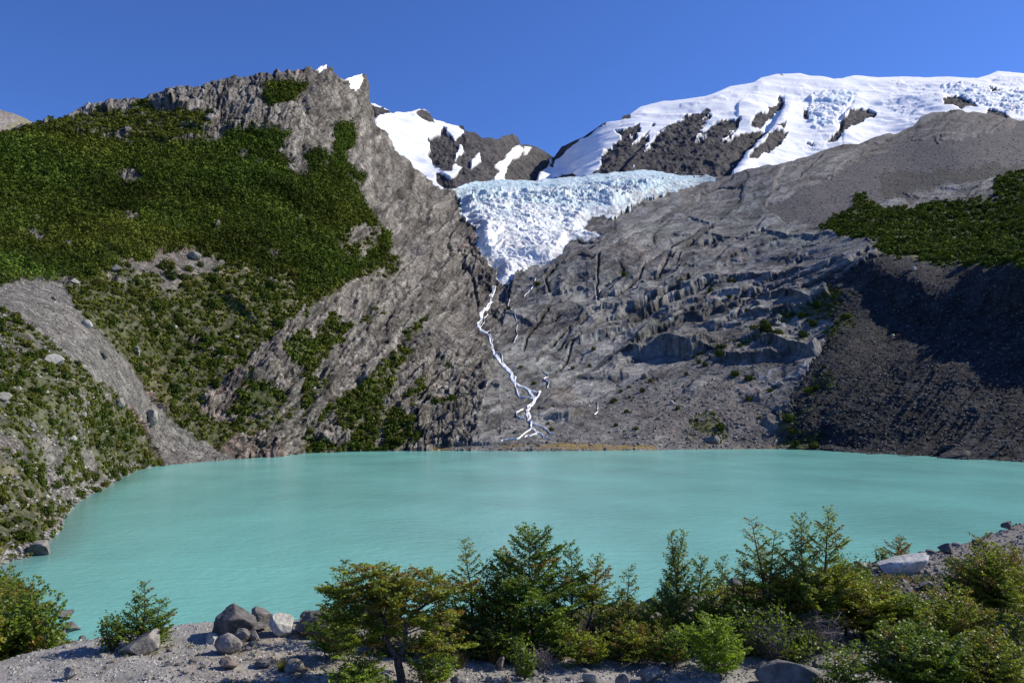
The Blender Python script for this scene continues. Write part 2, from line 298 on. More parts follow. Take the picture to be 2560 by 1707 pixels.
dense = mask(F_DENSE, 10, 13) & (fbm(px3(u, v), 34, 4, 27) > -.47); upv = mask(F_UP, 7, 7); small = np.any([mask(p, 5, 7) for p in F_SM], 0)
shmid = mask(SH_MID, 10, 12); shd = np.any([mask(p, 5, 8) for p in SH_DENSE], 0); low = mask(SH_LOW, 5, 5); lowg = mask(LOW_GRAY, 10, 12)
vegr = mask(VEG_R, 5, 7); grs = np.any([mask(p, 10, 16) for p in GR], 0); darkb = mask(DARKB, 12, 10); farsh = mask(FARSH, 1, 2)
# weights of the covers
nb = fbm(P0, 28, 5, 31); nf = fbm(P0, 7, 4, 32)
green = np.clip(dense * 1.0 + upv * sstep(-.25, .15, nb + .25) + small * 1.0 + shd * 1.0 + vegr * 1.0 + grs * sstep(-.15, .25, nb + nf * .4 + .1) * .9, 0, 1)
lscree2 = mask(C(1, [(700, 1395), (850, 1370), (950, 1335), (1300, 1335), (1400, 1390), (1200, 1450), (1050, 1560), (950, 1540), (960, 1440)]), 6, 6)
green = np.maximum(green, shmid * sstep(-.35, .05, nb * .8 + nf * .6 + .2) * .85 * (1 - .85 * lscree2))
green = np.maximum(green, low * sstep(-.3, .08, nb * .5 + nf * .8 + .22 - lowg * .45) * .85)
lw = (u > 760) & (u < 1150) & (v > 520) & ((v > 640) | (u < 960))
green = np.maximum(green, lw * sstep(.10, .38, fbm(np.stack([u * .64 - v * .77, (u * .77 + v * .64) * 3, u * 0], 1), 160, 4, 33) * 1.1 + nf * .35 + np.clip((950 - u) / 600, -.3, .2)) * .75)
dist_lift = sstep(0, 40, (v - np.repeat(cr[None], NR, 0).ravel())) * sstep(0, 35, (np.repeat(shv[None], NR, 0).ravel() - v) + np.clip(260 - u, 0, 60))
scr2 = (sstep(-.05, .25, fbm(px3(u * .9 + v * .45, v * 2.2), 190, 3, 41) + np.clip((v - 860) / 500, -.2, .5)) * ((u > 1250) & ~mor & ~vegr)) # rubble aprons on the right wall
upper_scree = mask(C(3, [(1180, 1150), (900, 1130), (780, 1060), (1000, 930), (1300, 780), (1600, 640), (2352, 520), (3700, 520), (3700, 800), (2352, 830), (2000, 880), (1700, 960), (1300, 1050)]), 12, 8)

loose = np.clip(scree * 1.0 + mor + upper_scree + lscree2 + farsh, 0, 1); loose = np.maximum(loose, scr2 * .85 * sstep(820, 900, v + nb * 60)); loose = np.maximum(loose, low * .75)

# ---- relief along the surface normal, metres
fade = dist_lift
near = np.clip(Yf / 600, .22, 1.4)
right = sstep(1240, 1330, u + (v - 700) * .25)
dL = np.array([.62, .25, .74]); dL /= np.linalg.norm(dL)          # strata of the left wall
dR = np.array([.80, .38, .46]); dR /= np.linalg.norm(dR)          # slabs of the right wall
def aniso(P, d, k): return P - np.outer(P @ d, d) * (1 - 1 / k)
rock = np.clip(1 - green * .75 - loose * .85, 0.06, 1)
vd = np.array([0, 0, CAMZ]) - P0; vd /= np.linalg.norm(vd, axis=1, keepdims=True); face = np.clip((N0 * vd).sum(1) * 2.2, .12, 1)
big = (fbm(P0, 170, 4, 51) * 12 * np.clip(near, .1, 1) + fbm(P0, 60, 4, 52, ridge=True) * 6 * np.clip(near, 0, 1) * rock) * fade
warp = P0 + np.stack([fbm(P0, 30, 3, 61), fbm(P0, 30, 3, 62), fbm(P0, 30, 3, 63)], 1) * 9
mpp = Yf / 2009.0                                                   # metres on the rock per photo pixel
wu = u + w1 * 12 + wf1 * 3; wv = v + w2 * 12 + wf2 * 3
def frame(deg, k):
    c_, s_ = math.cos(R(deg)), math.sin(R(deg)); return np.stack([(wu * c_ - wv * s_) / k, wu * s_ + wv * c_, wu * 0 + deg], 1)
jt = w2 * 60
crag = (v + jt < 500) & (u < 1060); cen = (u + jt * 1.5 > 1080) & (u < 1330)
A = np.where(crag[:, None], frame(70, 1.9), frame(50, 3.3)); A = np.where(cen[:, None] & ~crag[:, None], frame(40, 2.8), A); A = np.where((right > .5)[:, None], frame(26, 5.0), A)
st = fbm(A, 40, 5, 53, .55, ridge=True); st2 = fbm(A, 15, 4, 54, .6, ridge=True)
t1, cid, e1 = facets(A, 46, 7); t2, gid, e2 = facets(A, 19, 8); t3, hid, e3 = facets(A, 8, 18)
slab = t1 * .30 + cid * 9 - sstep(.07, 0, e1) * 5
slab2 = t2 * .34 + gid * 4.5 - sstep(.12, 0, e2) * 2.2 + t3 * .32 + hid * 1.8
saw = (A[:, 1] / 62 + fbm(A, 150, 3, 57) * 1.2) % 1; saw = (sstep(0, .15, saw) - (saw - .15) * .9)    # slabs: an edge below, a long smooth back above
saw *= sstep(-.35, .3, fbm(A, 90, 3, 58)) * 25 * sstep(520, 600, v) * sstep(960, 860, v)
fine = fbm(A * np.array([.6, 1, 1]), 8, 3, 60, .6, ridge=True); bed = fbm(A * np.array([.35, 1, 1]), 15, 4, 61, .6)
i1, i2, i3 = facets(np.stack([wu, wv, wu * 0], 1), 24, 28); iso = i1 * .35 + i2 * 5 - sstep(.1, 0, i3) * 3
rel = np.where(right > .5, st * 2.2 + st2 * 1.4 + slab * .55 + slab2 * .4 + fine * .8 + bed * 3.0 + saw * 1.15, st * 6.5 + st2 * 4.5 + slab * .9 + slab2 * 1.4 + fine * 2.2 + bed * 3.5 + iso)
rel = np.where(crag, rel * .8, rel)
SLABS = [C(6, q) for q in ([(720, 440), (960, 310), (980, 180), (1400, 110), (1450, 160), (1250, 300), (1080, 430), (900, 440)], [(450, 370), (600, 335), (780, 350), (720, 420), (520, 500), (430, 430)], [(70, 500), (250, 400), (320, 480), (130, 545)], [(250, 640), (700, 490), (740, 520), (710, 600), (450, 700), (240, 750)], [(540, 810), (580, 740), (790, 720), (800, 800)], [(430, 330), (560, 230), (900, 210), (975, 260), (850, 310), (600, 320)])] + \
    [C(5, q) for q in ([(2020, 290), (2130, 220), (2260, 200), (2280, 290), (2100, 340)], [(1580, 420), (1650, 360), (1830, 330), (1700, 470), (1600, 500)], [(1480, 250), (1560, 190), (1680, 160), (1700, 230), (1560, 300)], [(1450, 1000), (1560, 900), (1640, 880), (1600, 980)], [(560, 1040), (640, 950), (750, 940), (740, 1000), (600, 1070)])]
smooth_slab = np.any([mask(q, 2, 3) for q in SLABS], 0); rel = rel * (1 - .6 * smooth_slab)
d = big + rock * mpp * rel
d += (1 - rock) * near * (fbm(P0, 12, 4, 56) * 1.0) + dense * fbm(P0, 38, 3, 59) * 4.5
# cobbly loose slopes
c1, c2, cc = worley(P0, 2.6, 9)
d += loose * (cc - .5) * np.clip(near, .3, 1) * .9 * sstep(.02, .2, c2 - c1)
# cliff bands traced on the right wall: rock stands out above the line, drops back below it
LEDGES = [(C(6, [(100, 550), (300, 490), (500, 430), (640, 425)]), 7), (C(6, [(500, 525), (720, 465), (900, 450), (1000, 460)]), 10), (C(6, [(430, 355), (600, 325), (770, 330), (870, 315), (975, 285)]), 9), (C(6, [(0, 705), (130, 610), (380, 570), (480, 505)]), 7), (C(6, [(715, 580), (850, 558), (910, 548)]), 8),
          (C(6, [(140, 775), (330, 805), (410, 775)]), 14), (C(6, [(530, 850), (700, 840), (810, 815)]), 12), (C(6, [(780, 740), (950, 780), (1060, 800), (1090, 770)]), 12), (C(6, [(1110, 245), (1180, 228), (1260, 232)]), 4), (C(6, [(250, 410), (350, 385), (440, 372)]), 8), (C(6, [(430, 630), (600, 625), (700, 600)]), 5),
          (C(5, [(1600, 540), (1700, 505), (1850, 470), (1900, 440)]), 9), (C(5, [(1950, 520), (2050, 470), (2250, 400), (2352, 350)]), 8), (C(5, [(1550, 430), (1680, 360), (1800, 340), (1950, 300)]), 5), (C(5, [(1900, 610), (2100, 590), (2352, 600)]), 12), (C(5, [(1480, 240), (1560, 225), (1600, 220)]), 6), (C(5, [(2060, 130), (2150, 100), (2250, 90)]), 7),
          (C(5, [(2000, 330), (2150, 260), (2300, 200), (2352, 180)]), 6), (C(5, [(980, 700), (1060, 690), (1090, 660)]), 6), (C(5, [(1000, 800), (1100, 810), (1170, 800)]), 6), (C(5, [(1440, 1010), (1520, 1015), (1600, 990)]), 8), (C(5, [(1080, 350), (1180, 380), (1280, 430)]), 5), (C(5, [(540, 1050), (640, 1010), (740, 970), (850, 930)]), 6), (C(5, [(530, 1160), (600, 1100), (700, 1080), (860, 960)]), 5),
          (C(3, [(800, 960), (830, 860), (870, 800)]), 7), (C(3, [(340, 1110), (420, 1150), (520, 1110), (560, 1090)]), 8), (C(3, [(820, 1200), (950, 1210), (1150, 1200)]), 9), (C(3, [(470, 1230), (560, 1250), (640, 1240)]), 8), (C(3, [(1640, 960), (1720, 985), (1850, 980), (2000, 975)]), 6), (C(3, [(1860, 920), (2000, 930), (2100, 905)]), 5),
          (C(1, [(950, 395), (1010, 400), (1060, 395)]), 12), (C(1, [(1060, 400), (1130, 415), (1200, 400)]), 11), (C(1, [(560, 445), (640, 440), (690, 420)]), 7), (C(1, [(1000, 620), (1060, 625), (1140, 600), (1220, 610)]), 8), (C(1, [(1190, 540), (1240, 555), (1340, 560), (1430, 570), (1510, 545)]), 9), (C(1, [(1500, 540), (1700, 545), (1800, 520)]), 8), (C(1, [(1750, 790), (1810, 830), (1870, 830)]), 8),
          (C(1, [(2060, 1260), (2200, 1180), (2300, 1180)]), 5), (C(4, [(1410, 760), (1560, 740), (1660, 690)]), 7), (C(4, [(1390, 300), (1480, 370), (1545, 410)]), 5), (C(4, [(1990, 180), (2080, 140), (2200, 30)]), 7)]
for pl, amp in LEDGES:
    p = np.array(pl); x0, y0 = p.min(0) - 40; x1, y1 = p.max(0) + 40
    k = np.where((u > x0) & (u < x1) & (v > y0) & (v < y1))[0]
    dd, sg = segdist(u[k] + w1[k] * 7 + wf1[k] * 1.5, v[k] + w2[k] * 7 + wf2[k] * 2, pl); s_ = dd * np.where(sg > 0, 1, -1)
    d[k] += amp * .95 * (sstep(-7.0, 2, s_) * np.exp(-np.clip(s_, 0, 99) / 17) - .55 * np.exp(-np.clip(-s_, 0, 99) / 5) * (s_ <= 0))
mk = sstep(2070, 2230, u)
d -= mk * 33 * sstep(640, 715, v) * np.exp(-np.clip(v - 715, 0, 999) / 190)
d *= np.where(farsh, .15, 1) * face
wat = np.full(len(u), 99.0)
for pts, wd in [f[:2] for f in FALLS]:
    p = np.array(C(7, pts)); kk = np.where((u > p[:, 0].min() - 30) & (u < p[:, 0].max() + 30) & (v > p[:, 1].min() - 30) & (v < p[:, 1].max() + 30))[0]
    dd, _ = segdist(u[kk], v[kk], p); wat[kk] = np.minimum(wat[kk], dd)
d = d * (.45 + .55 * sstep(3, 18, wat)) - .6 * sstep(9, 2, wat) * near
CRACKS = [C(6, q) for q in ([(60, 700), (250, 570), (480, 480), (700, 440)], [(-60, 590), (200, 460), (440, 365)], [(250, 745), (500, 620), (720, 520)], [(500, 500), (760, 365), (985, 210)], [(720, 425), (980, 320), (1250, 200)], [(900, 455), (1150, 330), (1400, 160)], [(0, 400), (120, 330), (160, 230), (330, 130)], [(380, 150), (560, 110), (760, 60)], [(600, 560), (640, 480), (700, 440)])] + \
    [C(5, q) for q in ([(1500, 560), (1700, 430), (1900, 330), (2200, 210)], [(1620, 490), (1900, 385), (2320, 190)], [(1320, 620), (1480, 480), (1640, 380)], [(1460, 700), (1530, 600), (1560, 520)], [(1380, 420), (1560, 330), (1800, 260)], [(1705, 300), (1690, 200), (1710, 40)], [(2050, 330), (2100, 250), (2260, 150)], [(1400, 240), (1380, 160), (1460, 80)], [(1850, 250), (1960, 160), (2000, 60)], [(1240, 560), (1330, 430), (1400, 330)], [(880, 60), (950, 160), (965, 290)], [(600, 1100), (720, 1000), (860, 920)], [(560, 1040), (680, 950), (770, 900)])] + \
    [C(4, q) for q in ([(1560, 1180), (1680, 1040), (1850, 860), (1960, 740)], [(1700, 1190), (1800, 1060), (1930, 900)], [(1830, 820), (1950, 640), (2100, 480)], [(2000, 760), (2120, 560), (2300, 340)], [(2080, 700), (2200, 640), (2340, 600)])]
crk_t = np.zeros(len(u))
for pl in CRACKS:
    p = np.array(pl); x0, y0 = p.min(0) - 20; x1, y1 = p.max(0) + 20; k = np.where((u > x0) & (u < x1) & (v > y0) & (v < y1))[0]
    dd, sg = segdist(u[k] + w1[k] * 8 + wf1[k] * 3, v[k] + w2[k] * 8 + wf2[k] * 3, pl); crk_t[k] = np.maximum(crk_t[k], sstep(4.5, .8, dd) * (.6 + .8 * np.abs(wf1[k] * 3)).clip(0, 1)); d[k] += mpp[k] * (5 * np.exp(-dd / 14) * (sg > 0) - 9 * sstep(5, .5, dd))
mg = fbm(np.stack([(u + v) / 34, (v - u) / 320, u * 0], 1), 1.0, 4, 320, ridge=True); d += mor * mg * 2.2 * sstep(655, 720, v)
# glacier ice: broken seracs
gy = (v - 430) / 280
Pg = P0 * np.array([1, .8, 1.0]) + np.stack([fbm(P0, 45, 3, 71), fbm(P0, 45, 3, 72), fbm(P0, 45, 3, 73)], 1) * 26
s1, s2, sid = worley(Pg * np.array([.55, 1, 1.3]), 22, 12); q1, q2, qid = worley(Pg * np.array([.7, .8, 1.5]), 8, 13)
ser = (sid - .5) * 1.5 + sstep(0, .25, s2 - s1) * 1.6 + (qid - .5) * 1.3 + sstep(0, .3, q2 - q1) * .8 + fbm(Pg * np.array([.4, 1, 1.9]), 30, 6, 74, .62, ridge=True) * 8
amp = 1.0 + 1.1 * sstep(.5, .15, gy) + .5 * sstep(1250, 1190, u)
gin = np.zeros(len(u)); kk = np.where(glac)[0]
gd, _ = segdist(u[kk], v[kk], GLACIER[3:] + GLACIER[:1]); gin[kk] = sstep(0, 26, gd)
d = np.where(glac, fbm(P0, 90, 3, 75) * 7 * fade + ser * amp * .8 * (.3 + .7 * gin) + 7 * gin + 4 * sstep(520, 460, v) * sstep(0, .5, gin), d)
d = np.where(glac, d * (.22 + .78 * sstep(4, 60, v - np.repeat(cr[None], NR, 0).ravel())), d)
Pd = P0 + N0 * d[:, None]

# ---- natural colours, plus bluish shade painted on the upper glacier
n1 = fbm(P0, 60, 4, 81); n2 = fbm(A, 14, 4, 82); n3 = fbm(P0, 120, 3, 83); n4 = fbm(P0, 5, 3, 84)
def mixc(a, b, t): return a + (b - a) * np.clip(t, 0, 1)[:, None]
one = np.ones((len(u), 1))
rl = mixc(one * [.145, .132, .115], one * [.29, .27, .235], .5 + n2 * 1.3)
rl = mixc(rl, one * [.15, .135, .13], sstep(.1, .5, n1 + n2 * .3)); rl = mixc(rl, one * [.24, .165, .135], sstep(.3, .6, n3 + n2 * .4) * .6)
rr = mixc(one * [.15, .147, .14], one * [.28, .277, .262], .5 + n2 * 1.1)
rr = mixc(rr, one * [.215, .228, .205], sstep(0, .4, n3) * .8); rr = mixc(rr, one * [.12, .112, .105], sstep(.15, .5, n1 - n2 * .4)); rr = mixc(rr, one * [.21, .165, .14], sstep(.25, .6, -n3 + n4 * .3) * .6)
top = sstep(560, 430, v - (u - 1800) * -.15) * (u > 1700)
rr = mixc(rr, one * [.20, .175, .15], top * .7)
rr = mixc(rr, one * [.27, .262, .24], smooth_slab * .75); col = mixc(rl, rr, right); col = col * (1 - .6 * crk_t)[:, None]; col = col * (1 + .22 * cid + .22 * gid + .2 * hid)[:, None] * ((1 - .4 * sstep(.1, 0, e1) - .3 * sstep(.12, 0, e2)) * (1 - .5 * sstep(.35, .75, fine)) * (1 + .35 * fbm(A, 5, 2, 88) + .4 * bed) * (1 - .35 * sstep(.09, 0, i3)))[:, None]
lc = mixc(one * [.13, .122, .11], one * [.20, .19, .172], .5 + n4 * 1.2)
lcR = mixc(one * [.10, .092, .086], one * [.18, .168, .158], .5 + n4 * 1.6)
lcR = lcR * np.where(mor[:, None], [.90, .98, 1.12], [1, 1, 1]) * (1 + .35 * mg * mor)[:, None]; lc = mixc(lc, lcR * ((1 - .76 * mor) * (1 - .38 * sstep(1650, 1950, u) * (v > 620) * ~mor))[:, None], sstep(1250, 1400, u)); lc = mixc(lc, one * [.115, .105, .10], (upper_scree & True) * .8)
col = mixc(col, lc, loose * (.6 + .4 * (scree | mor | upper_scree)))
gcol = mixc(one * [.045, .062, .014], one * [.085, .098, .028], .5 + nf * 1.2)
gcol = mixc(gcol, one * [.13, .12, .05], sstep(.05, .5, fbm(P0, 11, 3, 85)) * (~dense))
col = mixc(col, gcol, green * (.85 + .15 * dense))
col = mixc(col, one * [.05, .048, .035], darkb * .7)
col = mixc(col, one * [.24, .17, .06], farsh * sstep(-.1, .3, fbm(P0, 25, 3, 86)) * .8)
ice = mixc(one * [.90, .90, .88], one * [.47, .62, .67], sstep(.5, .08, gy + n1 * .3) * .8)  # upper ice goes blue-grey: shading of the top band painted into the colour
ice = mixc(ice, one * [.36, .58, .66], sstep(.16, .02, s2 - s1) * .5 * sstep(.9, .2, gy)); ice = mixc(ice, one * [.50, .68, .72], sstep(.16, .0, q2 - q1) * .4 * sstep(1, .3, gy))
ice = mixc(ice, one * [.38, .36, .33], sstep(.15, .5, fbm(P0, 40, 4, 87) + n4 * .3) * .35)
ice = mixc(ice, one * [.25, .24, .22], sstep(.9, .3, gin) * sstep(-.1, .3, nf) * .7)
SNOW_F = [C(1, [(1930, 190), (1990, 158), (2003, 150), (1995, 180), (1960, 193)]), C(1, [(2108, 236), (2200, 203), (2212, 215), (2222, 262), (2190, 290), (2170, 320), (2150, 300), (2145, 262)])]
snf = np.any([inpoly(u + wf1 * 3, v + wf2 * 3, p) for p in SNOW_F], 0)
col = col * (1 - .38 * sstep(20, 4, wat))[:, None]; col = np.where(glac[:, None], ice, col); col = np.where(snf[:, None], [.86, .87, .89], col)

# far side of the ridge line and the bed under the lake
Pg_ = Pd.reshape(NR, NC, 3); C3 = col.reshape(NR, NC, 3)
away = Pg_[0] * [1, 1, 0]; away /= np.linalg.norm(away, axis=1, keepdims=True)
back = [Pg_[0] + away * (k * 16) + np.array([0, 0, -1]) * (k * k * 2.2 + k * 3) for k in range(BACK, 0, -1)]
under = [Pg_[-1] - away * k * 2.0 + np.array([0, 0, -1.6 * k]) for k in range(1, UNDER + 1)]
G = np.concatenate([np.array(back), Pg_, np.array(under)]); GC = np.concatenate([np.repeat(C3[:1], BACK, 0), C3, np.repeat(C3[-1:] * .8, UNDER, 0)])
Fg = grid_faces(len(G), NC)
def fullmask(m): m = m.reshape(NR, NC); return np.concatenate([np.repeat(m[:1], BACK, 0), m, np.repeat(m[-1:], UNDER, 0)]).ravel()
kind = np.zeros(len(u), int); kind[:] = np.where(right > .5, 2, 1); kind[glac] = 3; kind[mor] = 4; kind[scree] = 5; kind[snf] = 6
kf = fullmask(kind)[Fg[:, 0]]; Vg = G.reshape(-1, 3); Cg = GC.reshape(-1, 3)
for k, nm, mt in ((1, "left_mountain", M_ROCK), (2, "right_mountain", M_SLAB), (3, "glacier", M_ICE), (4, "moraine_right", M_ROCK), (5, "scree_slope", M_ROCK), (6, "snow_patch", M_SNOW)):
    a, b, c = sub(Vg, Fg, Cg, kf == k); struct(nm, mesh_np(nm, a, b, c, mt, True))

# ------------------------------------------------------------------ snowy massif behind
SKYL = [(800, 300), (880, 250), (935, 261), (943, 264), (975, 278), (984, 282), (1029, 277), (1049, 271), (1069, 277), (1086, 300), (1143, 314), (1159, 313), (1163, 328), (1184, 330), (1204, 343), (1241, 349), (1257, 341), (1282, 334), (1294, 341), (1302, 361), (1331, 365), (1363, 378), (1384, 394), (1396, 380), (1404, 367), (1433, 353), (1461, 341), (1510, 307), (1551, 301), (1559, 289), (1575, 286), (1600, 267), (1657, 253), (1678, 253), (1718, 247), (1763, 241), (1796, 229), (1824, 216), (1886, 206), (1902, 194), (1939, 186), (2000, 183), (2024, 190), (2057, 191), (2082, 197), (2106, 196), (2135, 188), (2192, 194), (2253, 192), (2314, 194), (2367, 192), (2441, 196), (2469, 188), (2494, 178), (2560, 184), (2700, 190), (3060, 230)]
BCP = """800 300 2000;900 340 1750;1000 300 2000;1050 272 2150;950 420 1600;1100 480 1550;1100 330 2050;1130 400 1750;1282 336 2350;1250 440 1800;1250 520 1600;1384 394 2500;1384 470 1900;1500 310 2250;1450 420 1850;1600 268 2350;1600 400 1800;
1700 330 2050;1700 460 1650;1800 229 2500;1800 380 1850;1900 196 2700;1900 300 2150;1950 380 1900;2000 183 2800;2000 280 2300;2100 250 2450;2100 350 2000;2200 194 2850;2200 300 2250;2350 194 2900;2350 250 2400;2350 330 1950;2494 180 3000;2500 260 2350;2600 330 1900;1700 540 1500;2000 470 1650;2300 420 1700;2700 190 3000;2700 330 1900;900 540 1500;1300 600 1450;3060 230 2900;3060 340 1900;3060 540 1300"""
bcp = np.array([[float(x) for x in t.split()] for t in BCP.replace("\n", "").split(";") if t.strip()]); BF = rbf_fit(bcp, 5e-6)
bu = np.concatenate([np.arange(860, 2701, 2.6), np.arange(2708, 3061, 8.0)]); NB = len(bu); NRB = 150
bs = np.interp(bu, *zip(*SKYL)); rocky = sstep(1430, 1380, bu)
bs = bs + fbm(px3(bu, bu * 0), 14, 4, 91) * (3.2 * rocky + .8)
bbot = np.interp(bu, us, cr) + 60
UB = np.repeat(bu[None], NRB, 0); VB = bs[None] + (bbot - bs)[None] * (np.linspace(0, 1, NRB)[:, None])
b_u, b_v = UB.ravel(), VB.ravel(); YB = rbf_eval(BF, b_u, b_v); PB = at(b_u, b_v, YB)
NBm = normals(PB.reshape(NRB, NB, 3)); vw = np.array([0, 0, CAMZ]) - PB.reshape(NRB, NB, 3); NBm *= np.sign((NBm * vw).sum(2, keepdims=True)); NBm = NBm.reshape(-1, 3)
x1 = fbm(px3(b_u, b_v), 12, 4, 92); x2 = fbm(px3(b_u, b_v), 12, 4, 93)
ROCKS = [(2, p) for p in ([(585, 455), (625, 418), (660, 432), (700, 490), (705, 530), (640, 510)], [(745, 545), (770, 560), (800, 600), (850, 650), (820, 740), (810, 790), (770, 800), (740, 780), (690, 740), (660, 700), (680, 670), (655, 620), (700, 600), (740, 590)],
    [(850, 600), (890, 575), (840, 520), (880, 520), (900, 560), (940, 550), (1080, 590), (1180, 560), (1235, 640), (1200, 650), (1180, 670), (1130, 730), (1075, 765), (1110, 800), (1070, 825), (1070, 900), (850, 930), (790, 930), (710, 880), (712, 800), (745, 800), (800, 855), (830, 820), (880, 770), (820, 740), (830, 720), (890, 680), (820, 630)],
    [(1225, 640), (1255, 655), (1235, 705), (1180, 720), (1145, 780), (1135, 850), (1280, 870), (1350, 820), (1390, 775), (1400, 740), (1430, 700), (1300, 650), (1270, 700), (1250, 690)],
    [(1430, 705), (1480, 640), (1555, 612), (1740, 495), (1760, 505), (1640, 590), (1555, 640), (1490, 700), (1450, 760), (1440, 800), (1395, 785)], [(1840, 490), (1860, 450), (1900, 455), (1905, 480)],
    [(1800, 560), (1960, 515), (1945, 560), (1880, 590), (1830, 650), (1760, 650), (1720, 700), (1720, 745), (1680, 790), (1560, 850), (1700, 900), (2400, 900), (1900, 780), (1960, 700), (2010, 620), (2010, 590), (1900, 640), (1850, 600)], [(1500, 820), (1560, 820), (1540, 860), (1410, 875)],
    [(320, 395), (430, 430), (440, 445), (350, 480), (330, 500), (200, 450), (200, 380)])] + [(3, p) for p in (
    [(-40, 690), (110, 640), (150, 580), (250, 480), (430, 430), (430, 480), (370, 560), (330, 640), (420, 590), (480, 490), (615, 500), (560, 560), (480, 605), (560, 610), (660, 560), (790, 545), (770, 600), (700, 640), (620, 700), (540, 800), (480, 850), (400, 920), (-40, 920)],
    [(860, 330), (885, 350), (880, 400), (820, 440), (780, 500), (740, 540), (670, 525), (720, 450), (780, 440), (790, 400), (840, 390)], [(-200, 770), (480, 832), (500, 1000), (-200, 1000)], [(820, 560), (880, 535), (880, 565)], [(780, 600), (910, 578), (860, 660), (800, 700), (700, 770), (655, 775), (690, 700), (760, 650)], [(1000, 430), (1035, 428), (1022, 495), (1000, 490)],
    [(1290, 430), (1380, 420), (1455, 450), (1440, 480), (1380, 490), (1370, 510), (1260, 570), (1180, 638), (1145, 625), (1210, 560), (1230, 510), (1270, 480)], [(1845, 370), (1910, 342), (1980, 360), (2075, 418), (1990, 422), (1870, 412)], [(2130, 320), (2250, 312), (2160, 332)], [(2050, 300), (2100, 295), (2090, 310)], [(1000, 660), (1070, 620), (1060, 640)], [(2130, 430), (2200, 440), (2290, 500), (2100, 500)], [(70, 520), (95, 510), (80, 535)], [(850, 205), (890, 208), (870, 213)])]
rk = np.any([inpoly(b_u + x1 * 5, b_v + x2 * 5, C(c, p)) for c, p in ROCKS], 0)
SNP = [C(2, [(925, 740), (975, 690), (990, 740), (930, 775)]), C(2, [(830, 790), (860, 775), (880, 770), (840, 800)])]
rk &= ~np.any([inpoly(b_u + x1 * 3, b_v + x2 * 3, p) for p in SNP], 0)
inflank = inpoly(b_u, b_v, C(3, [(-100, 760), (-100, 560), (250, 440), (420, 430), (620, 480), (560, 560), (300, 760)]))
rk &= ~(inflank & (fbm(px3(b_u * .6 + b_v * .9, b_v * .8 - b_u * .6) * np.array([1.0, .22, 1]), 8, 4, 94) > .46))
FACE = [C(14, q) for q in ([(300, 520), (335, 440), (395, 370), (470, 318), (478, 340), (440, 385), (520, 335), (480, 400), (450, 470), (410, 520)], [(430, 570), (465, 440), (560, 335), (640, 282), (738, 262), (722, 305), (660, 355), (720, 345), (775, 298), (855, 300), (830, 350), (790, 372), (870, 342), (965, 330), (930, 372), (855, 462), (790, 530), (700, 600)])]
rk |= np.any([inpoly(b_u + x1 * 7, b_v + x2 * 7, q) for q in FACE], 0) & (fbm(px3(b_u * .6 + b_v * .9, b_v * .8 - b_u * .6) * np.array([1.0, .18, 1]), 6, 4, 94) < .42)
rk |= (b_v - bs[None].repeat(NRB, 0).ravel() < 5) & (b_u < 1384) & (b_u > 1150)
rkf = rk.astype(float)
fadeb = sstep(0, 22, b_v - np.repeat(bs[None], NRB, 0).ravel())
ab = PB + np.stack([fbm(PB, 60, 3, 95), fbm(PB, 60, 3, 96), fbm(PB, 60, 3, 97)], 1) * 22
y1_, y2_, yid = worley(ab, 26, 14); z1_, z2_, zid = worley(ab * np.array([.5, 1, 1.6]), 70, 15)
steep = fbm(aniso(ab, np.array([.2, .4, .89]), 3), 30, 5, 98, .55, ridge=True)
sn = fbm(PB, 220, 4, 99) * 12 + fbm(PB * np.array([.45, 1, 1.6]), 110, 3, 100, ridge=True) * 9 + ((zid - .5) * 5 * sstep(0, .25, z2_ - z1_)) * (b_u > 1700)
icy = sstep(0, .35, fbm(px3(b_u, b_v), 120, 3, 103) + .15 - np.abs(b_v - 260) / 400) * (b_u > 1950)
sn += icy * (yid - .5) * 3.5
blue = inpoly(b_u + x1 * 12, b_v + x2 * 12, C(3, [(1050, 330), (1200, 320), (1340, 320), (1240, 440), (1200, 520), (1050, 560), (1020, 480)])) | inpoly(b_u + x1 * 12, b_v + x2 * 12, C(3, [(1850, 290), (2000, 290), (2352, 330), (2352, 460), (2100, 400), (1900, 340)]))
sn += blue * ((yid - .5) * 6 + 3 * sstep(0, .3, y2_ - y1_) + fbm(ab * np.array([.5, 1, 1.8]), 40, 4, 104, ridge=True) * 6)
db = (sn * (1 - rkf) + (steep * 6.5 + (yid - .5) * 2.5 + fbm(PB, 12, 4, 102, ridge=True) * 4 - 5 + fbm(PB, 220, 4, 99) * 12) * rkf) * fadeb
# the two snow gullies that lie in the shade of the ridges on their right: real hollows and steps
for pl, a_, wd in ((C(3, [(890, 300), (880, 420), (800, 560), (700, 660), (560, 830)]), 26, 20), (C(3, [(1330, 320), (1300, 400), (1240, 470)]), 18, 16), (C(3, [(660, 330), (600, 400)]), 18, 10), (C(2, [(2010, 600), (1930, 700), (1850, 800)]), 24, 10), (C(2, [(1455, 690), (1400, 790), (1330, 860)]), 40, 14)):
    dd, sg = segdist(b_u, b_v, pl); s_ = dd * -sg
    right_side = np.where((b_u - np.interp(b_v, [q[1] for q in pl], [q[0] for q in pl])) > 0, dd, -dd)
    db += a_ * sstep(-14, 22, right_side) * np.exp(-np.clip(right_side, 0, 200) / wd / 1.6) * sstep(0, 70, b_v - pl[0][1]) - sstep(0, 70, b_v - pl[0][1]) * a_ * .6 * np.exp(-np.clip(-right_side, 0, 200) / wd) * (right_side <= 0)
PBd = PB + NBm * db[:, None]
o2 = np.ones((len(b_u), 1)); q_ = fbm(ab, 25, 4, 110)
